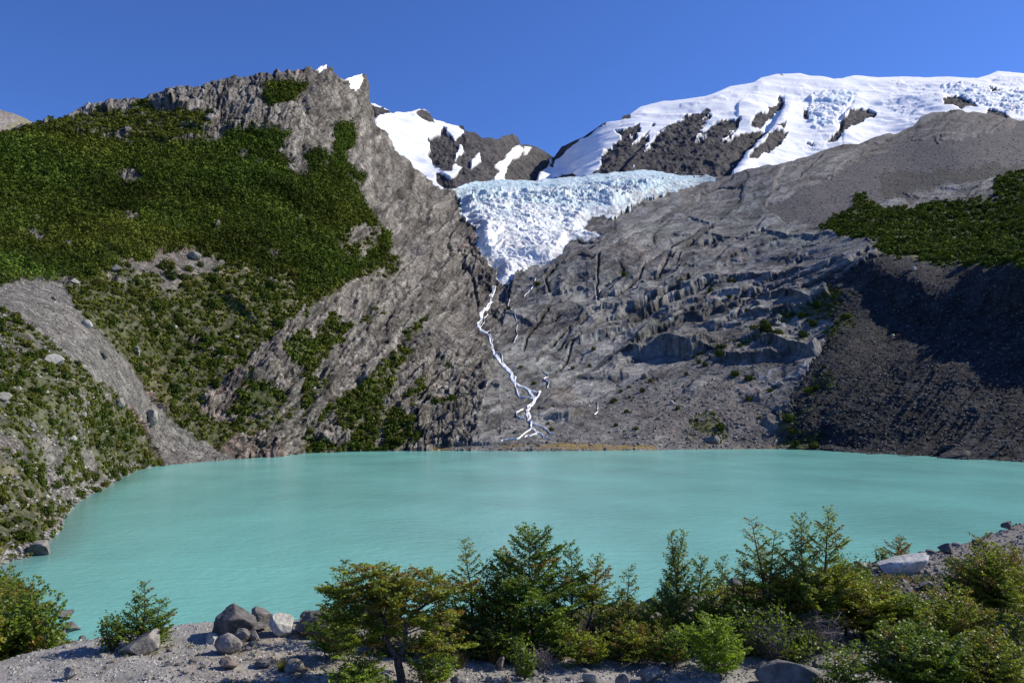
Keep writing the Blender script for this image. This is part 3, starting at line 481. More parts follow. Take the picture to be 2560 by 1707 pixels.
crk = mixc(o2 * [.05, .048, .05], o2 * [.115, .106, .102], .5 + q_ * 1.3); crk = mixc(crk, o2 * [.10, .09, .088], sstep(.1, .5, fbm(PB, 150, 3, 111)))
csn = mixc(o2 * [.91, .91, .91], o2 * [.80, .85, .89], sstep(-.1, .5, fbm(PB, 60, 4, 112)) * .5); csn = mixc(csn, o2 * [.52, .70, .80], blue * sstep(-.2, .4, fbm(ab, 30, 3, 113)) * .6); csn = mixc(csn, o2 * [.45, .43, .4], sstep(.35, .7, fbm(PB * np.array([.3, 1, 2.5]), 40, 4, 114)) * .35 * (b_u > 1900))
cb = np.where(rk[:, None], crk, csn)
G = PBd.reshape(NRB, NB, 3); GC = cb.reshape(NRB, NB, 3)
away = G[0] * [1, 1, 0]; away /= np.linalg.norm(away, axis=1, keepdims=True)
G = np.concatenate([np.array([G[0] + away * (k * 40) + np.array([0, 0, -1]) * (k * k * 6 + 6 * k) for k in range(8, 0, -1)]), G]); GC = np.concatenate([np.repeat(GC[:1], 8, 0), GC])
Fb = grid_faces(len(G), NB); rkv = np.concatenate([np.repeat(rk.reshape(NRB, NB)[:1], 8, 0), rk.reshape(NRB, NB)]).ravel()[Fb[:, 0]]
for nm, kp, mt in (("rocky_peaks", rkv, M_ROCK), ("snowfield", ~rkv, M_SNOW)):
    a, b, c = sub(G.reshape(-1, 3), Fb, GC.reshape(-1, 3), kp); struct(nm, mesh_np(nm, a, b, c, mt, True))
# distant bare ridge at the left edge
fu = np.arange(-700, 200, 4.0); fs = np.interp(fu, [-700, -200, -60, 0, 30, 60, 85, 200], [330, 240, 252, 272, 282, 298, 310, 350]) + fbm(px3(fu, fu * 0), 20, 4, 120) * 3
FV = fs[None] + np.linspace(0, 120, 40)[:, None]; FU = np.repeat(fu[None], 40, 0); FP = at(FU, FV, 2600 - (FV - fs[None]) * 8).reshape(-1, 3)
fn = fbm(FP, 120, 5, 121, ridge=True); FP = FP + np.array([.3, -.8, .5]) * (fn * 14)[:, None]
fc = mixc(np.ones((len(FP), 1)) * [.22, .19, .165], np.ones((len(FP), 1)) * [.33, .30, .27], .5 + fbm(FP, 90, 4, 122)); fc = mixc(fc, np.ones((len(FP), 1)) * [.22, .20, .06], (FU.ravel() * .62 + FV.ravel() > 330) * .5)
GF = FP.reshape(40, len(fu), 3); aw = GF[0] * [1, 1, 0]; aw /= np.linalg.norm(aw, axis=1, keepdims=True)
GF = np.concatenate([np.array([GF[0] + aw * (k * 60) - np.array([0, 0, k * k * 12 + 8 * k]) for k in range(6, 0, -1)]), GF]); fc = np.concatenate([np.repeat(fc[:len(fu)][None], 6, 0).reshape(-1, 3), fc])
struct("far_ridge", mesh_np("far_ridge", GF.reshape(-1, 3), grid_faces(len(GF), len(fu)), fc, M_ROCK, True))

# ------------------------------------------------------------------ lake
EDGE = [(-30, -6), (-14, 5), (-9.8, 11.5), (-8.4, 14.4), (-6.9, 15.6), (-4.6, 16.2), (0, 16.8), (3.3, 18.0), (7, 20.6), (11.3, 24.2), (15, 28), (22.3, 35.2), (30, 41), (60, 62), (90, 80)]
LSH = [(30, 24), (10, 32), (-5, 45), (-34, 68), (-45, 80), (-58, 97), (-77, 119), (-120, 170)]
def gz(x, y, fine=True):
    x = np.asarray(x, float); y = np.asarray(y, float)
    e = y - np.interp(x, *zip(*EDGE)); Q = np.stack([x, y, x * 0], -1).reshape(-1, 3)
    bench = 20.78 + .1 * sstep(2, 9, x) - .75 * sstep(18, 30, y)
    mound = fbm(Q, 5.0, 3, 201).reshape(x.shape) * .13 * sstep(6, 12, y)
    zr = bench + mound - np.clip(e, 0, None) * .78 - sstep(-.4, .4, e) * .04
    zl = 20.9 - (.31 - .10 * sstep(.50, .60, -x / np.maximum(y, 1))) * np.hypot(x + 10, y - 13) + np.clip(-x - .68 * y, 0, 30) * .12
    lx = np.interp(y, [q[1] for q in LSH], [q[0] for q in LSH]); dl = lx - x; zl = np.minimum(zl, np.where(dl < 0, .2 + dl * 1.3, .2 + .5 * dl)) + fbm(Q, 9, 3, 202).reshape(x.shape) * .9 * sstep(0, 4, dl)
    
    z = np.where(e < 0, np.maximum(zr, np.minimum(zl, 20.4)), np.maximum(zr, np.where(x < -4, zl, -9)))
    if fine: z = z + fbm(Q, 1.1, 3, 203).reshape(x.shape) * .06 + fbm(Q, .25, 2, 204).reshape(x.shape) * .018
    return np.maximum(z, -4)
ang = np.linspace(R(-54), R(52), 720); rad = np.geomspace(6.0, 190, 520)
AX, RY = np.meshgrid(ang, rad); GX = np.tan(AX) * RY; GY = RY
GZ = gz(GX, GY); GP = np.stack([GX, GY, GZ], -1).reshape(-1, 3)
Q2 = GP.copy(); Q2[:, 2] = 0
h1 = fbm(Q2, 2.2, 4, 211); h2 = fbm(Q2, .35, 4, 212); h3 = fbm(Q2, .09, 2, 213)
og = np.ones((len(GP), 1))
cg = mixc(og * [.22, .21, .192], og * [.34, .326, .30], .5 + h2 * .9 + h3 * .35); cg = mixc(cg, og * [.30, .25, .19], sstep(.1, .5, h1) * .6)
ppx = CX + GX.ravel() / GY.ravel() * F
vegg = sstep(-.25, .1, h1 + h2 * .4 + sstep(800, 1000, ppx) * .9 - .65) * (GY.ravel() > 13.9)
ridge_gray = (GX.ravel() > 9) & (GY.ravel() > 20)
vegg = np.where(ridge_gray, 0, vegg)
vegl = ((GX.ravel() < -8.9) & (GY.ravel() > 13.5)) * sstep(.2, 1.2, GP[:, 2])
cveg = mixc(og * [.05, .05, .018], og * [.11, .085, .03], .5 + h2 * 1.2)
cg = mixc(cg, cveg, np.maximum(vegg, vegl) * .9); cg = mixc(cg, og * [.125, .112, .10], ridge_gray * .75)
wet = sstep(1.0, .1, GP[:, 2]); cg = mixc(cg, og * [.09, .085, .08], wet * .7)
struct("foreground_ground", mesh_np("ground", GP, grid_faces(520, 720), cg, M_GROUND, True))

lx = np.linspace(-420, 620, 400); ly = np.concatenate([np.linspace(6, 200, 160), np.linspace(203, 640, 120)])
LX, LY = np.meshgrid(lx, ly); LP = np.stack([LX, LY, LX * 0], -1).reshape(-1, 3)
gzl = gz(LX, LY, False).ravel(); shal = sstep(-3.9, -.2, gzl) * (LX.ravel() < -10) * (LY.ravel() < 125)
# shallows along the left shore
shp = np.array([at(a, b, waterY(a, b))[:2] for a, b in SHORE if a < 420])
dsh, _ = segdist(LP[:, 0], LP[:, 1], shp); shal = np.maximum(shal, sstep(9, 0, dsh) * .55 * (LP[:, 1] < 330))
lc_ = mixc(np.ones((len(LP), 1)) * [.18, .475, .43], np.ones((len(LP), 1)) * [.12, .165, .145], shal)
m, n, l, b = new_mat("lake_water", 0.18, 0.35)
a_ = n.new("ShaderNodeAttribute"); a_.attribute_name = "tint"; tc = n.new("ShaderNodeTexCoord")
mp = n.new("ShaderNodeMapping"); mp.inputs["Scale"].default_value = (0.028, 0.02, 1); l.new(tc.outputs["Object"], mp.inputs[0])
t0 = n.new("ShaderNodeTexNoise"); t0.inputs["Scale"].default_value = 1; t0.inputs["Detail"].default_value = 5; l.new(mp.outputs[0], t0.inputs["Vector"])
mr = n.new("ShaderNodeMapRange"); mr.inputs[1].default_value = .3; mr.inputs[2].default_value = .7; mr.inputs[3].default_value = .83; mr.inputs[4].default_value = 1.12; l.new(t0.outputs[0], mr.inputs[0])
vm = n.new("ShaderNodeVectorMath"); vm.operation = 'SCALE'; l.new(a_.outputs["Color"], vm.inputs[0]); l.new(mr.outputs[0], vm.inputs["Scale"]); l.new(vm.outputs[0], b.inputs["Base Color"])
h = None
for s, wgt in ((1.3, .35), (.45, .5), (.13, .3)):
    mp2 = n.new("ShaderNodeMapping"); mp2.inputs["Scale"].default_value = (s * .55, s, 1); l.new(tc.outputs["Object"], mp2.inputs[0])
    t = n.new("ShaderNodeTexNoise"); t.inputs["Scale"].default_value = 1; t.inputs["Detail"].default_value = 3; l.new(mp2.outputs[0], t.inputs["Vector"])
    k = n.new("ShaderNodeMath"); k.operation = 'MULTIPLY'; k.inputs[1].default_value = wgt; l.new(t.outputs[0], k.inputs[0])
    if h is None: h = k.outputs[0]
    else:
        s2_ = n.new("ShaderNodeMath"); s2_.operation = 'ADD'; l.new(h, s2_.inputs[0]); l.new(k.outputs[0], s2_.inputs[1]); h = s2_.outputs[0]
bp = n.new("ShaderNodeBump"); bp.inputs["Strength"].default_value = .7; bp.inputs["Distance"].default_value = .5; l.new(h, bp.inputs["Height"]); l.new(bp.outputs[0], b.inputs["Normal"])
struct("lake", mesh_np("lake", LP, grid_faces(len(ly), len(lx)), lc_, m, True))
# land all round, far below and beyond what the camera sees
struct("terrain", mesh_np("terrain", [(-20000, -20000, -6), (20000, -20000, -6), (20000, 30000, -6), (-20000, 30000, -6)], [(0, 1, 2, 3)], np.full((4, 3), .12), M_GROUND))

# ------------------------------------------------------------------ lookups on the surfaces
Pimg = Pd.reshape(NR, NC, 3)
def surf(uu, vv):
    ci = np.round(np.interp(uu, us, np.arange(NC))).astype(int)
    t = (np.asarray(vv) - cr[ci]) / (shv[ci] - cr[ci]); ri = np.clip(np.round(t * (NR - 1)).astype(int), 0, NR - 1)
    return Pimg[ri, ci], ri * NC + ci
def surf_s(uu, vv):
    c = np.clip(np.interp(uu, us, np.arange(NC)), 0, NC - 1.001); a = np.interp(uu, us, cr); b = np.interp(uu, us, shv); r = np.clip((vv - a) / (b - a) * (NR - 1), 0, NR - 1.001)
    ci = c.astype(int); ri = r.astype(int); fc_ = (c - ci)[:, None]; fr = (r - ri)[:, None]
    return (Pimg[ri, ci] * (1 - fc_) + Pimg[ri, ci + 1] * fc_) * (1 - fr) + (Pimg[ri + 1, ci] * (1 - fc_) + Pimg[ri + 1, ci + 1] * fc_) * fr
def on_ground(uu, vv):
    d_ = ray(uu, vv); ys = np.geomspace(8, 200, 1500); p = np.array([0, 0, CAMZ]) + d_[None] * (ys / d_[1])[:, None]
    z = gz(p[:, 0], p[:, 1], False); k = np.argmax(p[:, 2] <= z)
    q = np.array([p[k, 0], p[k, 1], z[k]]) if p[k, 2] <= z[k] else None
    if uu > 215 and (q is None or q[2] < 17):      # meant to stand at the very brink of the bench
        yy = np.linspace(8, 60, 800); xx = (uu - CX) / F * yy; e = yy - np.interp(xx, *zip(*EDGE)); k = np.argmax(e > -.12)
        q = np.array([xx[k], yy[k], float(gz(xx[k:k + 1], yy[k:k + 1], False)[0])])
    return q

# ------------------------------------------------------------------ meltwater
def stream(name, pts, widths, label, k=7):
    pts = C(k, pts) if k else pts; pts = np.array(pts); tt_ = np.linspace(0, len(pts) - 1, (len(pts) - 1) * 12 + 1)
    uu = np.interp(tt_, range(len(pts)), pts[:, 0]); vv = np.interp(tt_, range(len(pts)), pts[:, 1]); ww = np.interp(tt_, np.linspace(0, len(pts) - 1, len(widths)), widths)
    Qn = px3(uu, vv); uu = uu + fbm(Qn, 11, 4, 301) * 4.0; vv = vv + fbm(Qn, 9, 3, 303) * 2.5; ww = ww * (1 + 1.3 * fbm(Qn, 7, 3, 302)).clip(.12, 2.2)
    out = []
    for s_ in (-1, -.4, .4, 1):
        out.append(surf_s(uu + s_ * ww / 2, vv) + N0[surf(uu, vv)[1]] * (.9 if abs(s_) < 1 else .0))
    V = np.stack(out, 1).reshape(-1, 3); struct(name, mesh_np(name, V, grid_faces(len(uu), 4), None, M_FOAM, True), label)
m, n, l, b = new_mat("white_water", 0.5); b.inputs["Base Color"].default_value = (.86, .88, .9, 1); M_FOAM = m
for pts, wd, lb in FALLS: stream("waterfall", pts, np.array(wd) * .62, lb)
for k_, (ox, sc_) in enumerate(((5, .45), (-6, .4), (10, .3))):
    for pts, wd, lb in FALLS: stream("stream", [(x + ox * 3 * math.sin(i_ * 1.7 + k_ * 2), y + 6 * math.cos(i_ * 2.3)) for i_, (x, y) in enumerate(pts)], np.array(wd) * sc_, "thin braid of white water splitting off the main fall")
for pts, wd in STREAMS: stream("stream", pts, np.array(wd) * (.85 if pts[0][1] > 900 and pts[0][0] < 900 else .36), "thin white meltwater stream braiding down the bare rock to the lake")

# ------------------------------------------------------------------ forest, scrub and loose rock on the slopes
def loglen(g, n, lo, hi, p=2.2): return lo + (hi - lo) * g.uniform(size=n) ** p
def tri_crowns(P, rad, cols, ntri, seed, tall=1.0, size=.5):
    """leafy crowns: clouds of small leaf-clump triangles through each crown's volume"""
    g = np.random.default_rng(seed); n = len(P)
    dv = g.normal(size=(n, ntri, 3)); dv /= np.linalg.norm(dv, axis=2, keepdims=True); r = g.uniform(.45, 1.0, (n, ntri, 1)) ** .6
    c = dv * r; c[..., 2] = c[..., 2] * .75 + .55
    lump = 1 + .28 * np.sin(dv[..., :1] * 5 + g.uniform(0, 6, (n, 1, 1))) * np.cos(dv[..., 1:2] * 4 + g.uniform(0, 6, (n, 1, 1)))
    c = c * lump * rad[:, None, None]; c[..., 2] *= tall
    nrm = dv + g.normal(size=dv.shape) * .55; nrm[..., 2] += .25; nrm /= np.linalg.norm(nrm, axis=2, keepdims=True)
    a = np.cross(nrm, g.normal(size=nrm.shape)); a /= np.linalg.norm(a, axis=2, keepdims=True); b = np.cross(nrm, a)
    s = rad[:, None, None] * size * g.uniform(.6, 1.2, (n, ntri, 1)); ctr = c + P[:, None]
    V = np.stack([ctr + a * s, ctr - a * s * .6 + b * s * .8, ctr - a * s * .5 - b * s * .85], 2).reshape(-1, 3)
    Fc = np.arange(len(V)).reshape(-1, 3)
    cc = cols[:, None] * g.uniform(.7, 1.3, (n, ntri, 1)); cc = np.repeat(cc[:, :, None], 3, 2).reshape(-1, 3)
    return V, Fc, cc
cellA = np.zeros(len(u)); d1 = np.gradient(Pimg, axis=0); d2 = np.gradient(Pimg, axis=1)
cellA = np.linalg.norm(np.cross(d1, d2), axis=2).ravel(); cellA = np.minimum(cellA, np.percentile(cellA, 97))
def scatter(m, n, g, power=1.0):
    wgt = np.where(m, cellA ** power, 0); return g.choice(len(u), n, replace=False, p=wgt / wgt.sum())
g1 = np.random.default_rng(11)
def green_cols(n, g, dark=1.0):
    t = g.uniform(size=(n, 1)); c = np.array([.040, .062, .010]) * (1 - t) + np.array([.090, .115, .018]) * t
    return c * dark * g.uniform(.7, 1.3, (n, 1))
k1 = scatter(dense | small, 20000, g1, .8); V1 = tri_crowns(Pd[k1] - [0, 0, .6], loglen(g1, len(k1), 1.2, 3.9, 1.5) * np.clip(Yf[k1] / 520, .7, 1.5), green_cols(len(k1), g1) * (1 + .6 * nb[k1] + .7 * n1[k1])[:, None].clip(.45, 1.7) * np.stack([1 + .3 * n3[k1], 1 + 0 * n3[k1], 1 + 0 * n3[k1]], 1), 34, 12, 1.35, .29)
tag(obj("forest", mesh_np("forest", *V1, M_FARLEAF)), "dense dark green low forest blanketing the flank of the left mountain", "forest", kind="stuff")
k2 = scatter(vegr, 3000, g1, .7); V2 = tri_crowns(Pd[k2], g1.uniform(2.2, 4.5, len(k2)), green_cols(len(k2), g1, 1.0), 30, 13, .9)
tag(obj("thicket", mesh_np("thicket", *V2, M_FARLEAF)), "green thicket on the bench above the dark moraine on the right", "thicket", kind="stuff")
k3 = scatter((upv | grs | shmid | low | (lw & (green > .5))) & (green > .3), 8500, g1, .6)
V3 = tri_crowns(Pd[k3], g1.uniform(.5, 1.5, len(k3)) * np.where(grs[k3], .5, 1) * np.clip(Yf[k3] / 330, .5, 2), green_cols(len(k3), g1, 1.15) * [1.15, 1, 1], 22, 14, .8)
tag(obj("low_scrub", mesh_np("low_scrub", *V3, M_FARLEAF)), "low olive scrub covering the lower slopes between the rocks", "scrub", kind="stuff")
k3 = scatter(shd | ((green > .45) & lw), 900, g1, .5)
V3 = tri_crowns(Pd[k3], g1.uniform(1.0, 2.8, len(k3)), green_cols(len(k3), g1, 1.0), 26, 15, 1.1)
tag(obj("gully_scrub", mesh_np("gully_scrub", *V3, M_FARLEAF)), "dark green scrub filling hollows in the cliffs above the lake", "scrub", kind="stuff")
# loose stones
def stones(P, s, cols, seed):
    g = np.random.default_rng(seed); n = len(P)
    base = np.array([[1, 0, 0], [0, 1, 0], [-1, 0, 0], [0, -1, 0], [0, 0, 1], [0, 0, -1]], float)
    V = base[None] * g.uniform(.55, 1.15, (n, 6, 1)) + g.normal(size=(n, 6, 3)) * .18
    V[..., 2] *= g.uniform(.5, .9, (n, 1)); a = g.uniform(0, 6.28, n); ca, sa = np.cos(a), np.sin(a)
    X = V[..., 0] * ca[:, None] - V[..., 1] * sa[:, None]; Yv = V[..., 0] * sa[:, None] + V[..., 1] * ca[:, None]
    V = np.stack([X, Yv, V[..., 2]], -1) * s[:, None, None] + P[:, None]
    f = np.array([[0, 1, 4], [1, 2, 4], [2, 3, 4], [3, 0, 4], [1, 0, 5], [2, 1, 5], [3, 2, 5], [0, 3, 5]])
    Fc = (f[None] + np.arange(n)[:, None, None] * 6).reshape(-1, 3)
    return V.reshape(-1, 3), Fc, np.repeat(cols[:, None], 6, 1).reshape(-1, 3)
def gray(n, g, lo, hi): t = g.uniform(lo, hi, (n, 1)); return t * np.array([1.05, 1.0, .91]) * g.uniform(.96, 1.04, (n, 3))
k4 = scatter(mor, 11000, g1, .6); tag(obj("moraine_rubble", mesh_np("moraine_rubble", *stones(Pd[k4], loglen(g1, 11000, .3, 1.3), gray(11000, g1, .05, .17), 21), M_FARSTONE)), "grey rubble littering the dark moraine slope on the right", "rubble", kind="stuff")
k4 = scatter(scree | lscree2, 4500, g1, .5); tag(obj("scree_rubble", mesh_np("scree_rubble", *stones(Pd[k4], loglen(g1, 4500, .12, .8) , gray(4500, g1, .12, .34), 22), M_FARSTONE)), "small grey stones lying on the scree strip of the left shore", "rubble", kind="stuff")
k4 = scatter((loose > .4) & right.astype(bool) & ~mor, 9000, g1, .5); tag(obj("slope_rubble", mesh_np("slope_rubble", *stones(Pd[k4], loglen(g1, 9000, .3, 1.8), gray(9000, g1, .11, .28), 23), M_FARSTONE)), "broken rock strewn over the ground below the right hand slabs", "rubble", kind="stuff")
k4 = np.unique(np.concatenate([scatter(low & (Yf < 300), 4200, g1, .5), scatter(low & (np.repeat(shv[None], NR, 0).ravel() - v < 28) & (Yf < 340), 1500, g1, .3)])); NK = len(k4); tag(obj("shore_rubble", mesh_np("shore_rubble", *stones(Pd[k4], loglen(g1, NK, .12, .95), gray(NK, g1, .12, .36), 24), M_FARSTONE)), "pale stones scattered among the bushes of the near left slope", "rubble", kind="stuff")

# ------------------------------------------------------------------ plants of the foreground
class Plant:
    """collects limb tubes and leaf quads, then becomes a thing with a trunk and a crown"""
    def __init__(s, seed): s.g = np.random.default_rng(seed); s.tv, s.tf, s.lv, s.lc, s.n = [], [], [], [], 0
    def tube(s, pts, r0, r1, k=5):
        pts = np.asarray(pts, float); m = len(pts); t = np.gradient(pts, axis=0); t /= np.linalg.norm(t, axis=1, keepdims=True) + 1e-9
        a = np.cross(t, [.31, .95, .05]); a /= np.linalg.norm(a, axis=1, keepdims=True) + 1e-9; b = np.cross(t, a)
        ph = np.arange(k) * 2 * math.pi / k; r = np.linspace(r0, r1, m)[:, None, None]
        V = pts[:, None] + (a[:, None] * np.cos(ph)[None, :, None] + b[:, None] * np.sin(ph)[None, :, None]) * r
        i = np.arange(m * k).reshape(m, k); j = np.roll(i, -1, 1)
        s.tf.append(np.stack([i[:-1], j[:-1], j[1:], i[1:]], -1).reshape(-1, 4) + s.n); s.tv.append(V.reshape(-1, 3)); s.n += m * k
    def leaves(s, c, ax, size, base, spread=.6, wid=.72):
        g = s.g; n = len(c); nr = np.array([0, 0, 1.0]) + g.normal(size=(n, 3)) * spread; nr /= np.linalg.norm(nr, axis=1, keepdims=True)
        ax = ax + g.normal(size=(n, 3)) * .45; ax -= nr * (ax * nr).sum(1, keepdims=True); ax /= np.linalg.norm(ax, axis=1, keepdims=True) + 1e-9
        b = np.cross(nr, ax); L = size * g.uniform(.7, 1.25, (n, 1)); b = b * L * wid
        s.lv.append(np.stack([c - ax * L, c + b, c + ax * L, c - b], 1).reshape(-1, 3))
        s.lc.append(np.repeat((base * g.uniform(.65, 1.35, (n, 1)) * g.uniform(.92, 1.08, (n, 3))), 4, 0))
    def spray(s, o, h, el, L, tw, lf, col, curve=.15, r=None, dens=1.0):
        """one flat fan: a branch with twigs left and right of it, leaves all along the twigs"""
        g = s.g; h = np.array([h[0], h[1], 0.0]); h /= np.linalg.norm(h) + 1e-9; side = np.array([-h[1], h[0], 0]); z = np.array([0, 0, 1.0])
        t = np.linspace(0, 1, 5); P_ = o + np.outer(t * L, h * math.cos(el) + z * math.sin(el)) + np.outer(t ** 2 * L * curve, z) + np.outer(t ** 2 * L * g.normal() * .12, side)
        s.tube(P_, r or (.004 + .008 * L), .0015, 3)
        nt_ = max(3, int(L / .030 * dens)); ti = np.linspace(.12, 1, nt_) ; o2 = np.stack([np.interp(ti, t, P_[:, k]) for k in range(3)], 1)
        sg = np.where(np.arange(nt_) % 2, 1, -1)[:, None]; dr = h * .8 + side * sg * g.uniform(.55, .95, (nt_, 1)) + z * (math.sin(el) * .6 + g.normal(size=(nt_, 1)) * .13)
        dr /= np.linalg.norm(dr, axis=1, keepdims=True); tl = tw * L * (1.08 - ti)[:, None] * g.uniform(.6, 1.2, (nt_, 1)) + .05
        nl = max(3, int(tw * L * .68 / (lf * .85)) + 3); q = np.linspace(.1, 1, nl)
        c = o2[:, None] + dr[:, None] * tl[:, None] * q[None, :, None]; ax = np.repeat(dr[:, None], nl, 1)
        c = c + side * (np.where(np.arange(nl) % 2, 1, -1)[None, :, None] * lf * .7) + g.normal(size=c.shape) * lf * .35
        s.leaves(c.reshape(-1, 3), ax.reshape(-1, 3), lf, col)
    def leader(s, base, top, W, col, n=None, lf=.0205, elo=5, ehi=42, tw=.5, bare=.08, rt=None, prof=.9, dens=1.0, rust=0.0, droop=0):
        g = s.g; base = np.asarray(base, float); top = np.asarray(top, float); H = np.linalg.norm(top - base)
        t = np.linspace(0, 1, 9); wob = np.cumsum(g.normal(size=(9, 3)) * .012 * H, 0) * [1, 1, 0]; ax_ = base + np.outer(t, top - base) + wob * np.sin(t * 3.1)[:, None]
        s.tube(ax_, rt or (.012 + .014 * H), .002, 6); n = int((n or int(H * 24)) * 1.2)
        for i in range(n):
            tier = max(3, int(H * (1 - bare) / .125)); f = bare + (1 - bare) * (int(i / n * tier) + .5 + g.normal() * .13) / tier; f = min(max(f, .03), .985); o = np.array([np.interp(f, t, ax_[:, k]) for k in range(3)])
            a = i * 2.4 + g.normal() * .4; L = (W * .5 * (1.03 - f) ** prof * g.uniform(.45, 1.3)) * (min(1, (f + .12) * 2.4)) + .05
            el = R(elo + (ehi - elo) * f + g.normal() * 7); c_ = col if g.uniform() > rust else np.array([.20, .13, .026])
            s.spray(o, (math.cos(a), math.sin(a)), el, L, tw, lf, c_ * g.uniform(.75, 1.25), .15 - droop, dens=dens)
    def broad(s, base, top, W, col, n=9, lf=.028):
        g = s.g
        for i in range(n):
            a = g.uniform(0, 6.28); e = np.array(top) + np.array([math.cos(a), math.sin(a), 0]) * W * .5 * g.uniform(.2, 1) - [0, 0, g.uniform(0, .45) * (top[2] - base[2])]
            t = np.linspace(0, 1, 7)[:, None]; mid = np.array(base) + (e - base) * t + np.array([math.cos(a), math.sin(a), 0]) * (np.sin(t * 3.14) * W * .1)
            s.tube(mid, .012, .003, 4); m = int(46 * (np.linalg.norm(e - base) / .6)); q = g.uniform(.12, 1, m) ** .8
            c = np.stack([np.interp(q, t[:, 0], mid[:, k]) for k in range(3)], 1) + g.normal(size=(m, 3)) * (.02 + .05 * W)
            s.leaves(c, g.normal(size=(m, 3)), lf, col * g.uniform(.8, 1.2), 1.0, .7)
    def thing(s, name, loc, label, cat, group=None, mat=None, trunk="trunk"):
        e = empty(name, loc); tag(e, label, cat, group)
        if s.tv: obj(trunk, mesh_np(trunk, np.concatenate(s.tv), np.concatenate(s.tf), None, M_BARK, True), e)
        if s.lv:
            V = np.concatenate(s.lv); obj("crown", mesh_np("crown", V, np.arange(len(V)).reshape(-1, 4), np.concatenate(s.lc), mat or M_LEAF), e)
        return e
OLIVE = np.array([.20, .225, .02]); GREEN = np.array([.125, .18, .018]); BRIGHT = np.array([.22, .30, .03]); RUST = np.array([.21, .14, .025]); DARK = np.array([.065, .10, .014]); GRAYG = np.array([.17, .21, .045])
def pm(p): return p[1] / F                     # metres per photo pixel at a ground point
def plant(x, yb, yt, wpx, style, col, label, cat="tree", name="beech_tree", lean=0, seed=0, leaders=None, rust=.06, **kw):
    p = on_ground(x, yb)
    if p is None: p = at(x, yb, 20.0)
    m = pm(p); H = (yb - yt) * m; W = wpx * m * (1.15 if style in ('spire', 'multi') else .95); T = Plant(seed or int(x * 7 + yb)); g = T.g
    if style == "spire": T.leader((0, 0, -.03), (lean * m, 0, H), W, col, rust=rust, **kw)
    elif style == "multi":
        for lx_, ty, lw in leaders: T.leader(((lx_ - x) * m * .18, g.normal() * .06, -.03), ((lx_ - x) * m, g.normal() * .12, (yb - ty) * m), lw * m * 1.15, col, rust=rust, **kw)
    elif style == "bush":
        n = max(5, int(W * 6))
        for i in range(n):
            a = i * 2.4; r = math.sqrt((i + .5) / n) * W * .36; hh = H * (1 - .45 * (r / (W * .5 + .01)) ** 2) * g.uniform(.72, 1.02)
            T.leader((math.cos(a) * r * .25, math.sin(a) * r * .25, -.05), (math.cos(a) * r, math.sin(a) * r, hh), W * .55, col, n=int(9 + hh * 12), elo=2, ehi=35, prof=.5, bare=.18, rt=.014, rust=rust, **kw)
    elif style == "broad": T.broad((0, 0, -.03), (0, 0, H * .95), W, col, n=int(8 + W * 16))
    return T.thing(name, p, label, cat)

# the old gnarled beech right in front, limbs traced one by one
pb = on_ground(1004, 1704); m = pm(pb); T = Plant(5); g = T.g
def tr(pts, dy=None):
    dy = dy or [0] * len(pts); return np.array([((x - 1004) * m, d_, (1704 - y) * m) for (x, y), d_ in zip(pts, dy)])
trunk_ = tr([(1006, 1730), (1004, 1704), (1000, 1680), (995, 1662), (993, 1650)]); T.tube(trunk_, .075, .058, 9)
LIMBS = [([(993, 1652), (978, 1630), (966, 1605), (963, 1585), (955, 1560), (940, 1535), (922, 1512)], [0, .02, .05, .1, .12, .2, .3], .045), ([(995, 1652), (1010, 1620), (1014, 1590), (1013, 1565), (1030, 1545), (1060, 1525), (1105, 1502), (1150, 1485)], [0, -.05, -.05, .0, .05, .1, .1, .15], .042),
         ([(998, 1656), (1025, 1648), (1060, 1632), (1100, 1612), (1130, 1600)], [0, -.1, -.15, -.2, -.25], .026), ([(963, 1585), (930, 1570), (905, 1562), (875, 1560), (850, 1552)], [.1, 0, -.1, -.2, -.25], .02), ([(955, 1560), (965, 1530), (958, 1500), (945, 1470), (925, 1440)], [.12, .1, .05, .1, .1], .02),
         ([(1013, 1565), (995, 1540), (985, 1520), (980, 1490), (985, 1460)], [0, -.1, -.1, -.05, 0], .018), ([(966, 1605), (935, 1600), (905, 1605), (870, 1600)], [.05, -.15, -.3, -.4], .016), ([(940, 1535), (900, 1520), (865, 1500), (840, 1485)], [.2, .1, 0, -.1], .016), ([(1060, 1525), (1075, 1500), (1060, 1475)], [.1, .3, .4], .014), ([(1014, 1590), (1050, 1585), (1085, 1570)], [-.05, .2, .4], .014)]
for pts, dy, r in LIMBS:
    L_ = tr(pts, dy); T.tube(L_, r, r * .3, 7); q = np.linspace(0, 1, len(L_)); n = int(len(L_) * 4.2)
    for i in range(n):
        f = .42 + .58 * g.uniform(); o = np.array([np.interp(f, q, L_[:, k]) for k in range(3)]); a = g.uniform(0, 6.28)
        o = o + [0, 0, g.uniform(-.02, .05)]; T.spray(o, (math.cos(a) * 1.2, math.sin(a)), R(g.uniform(-6, 24)), g.uniform(.16, .46), .52, .021, (OLIVE if g.uniform() > .28 else RUST) * g.uniform(.75, 1.2))
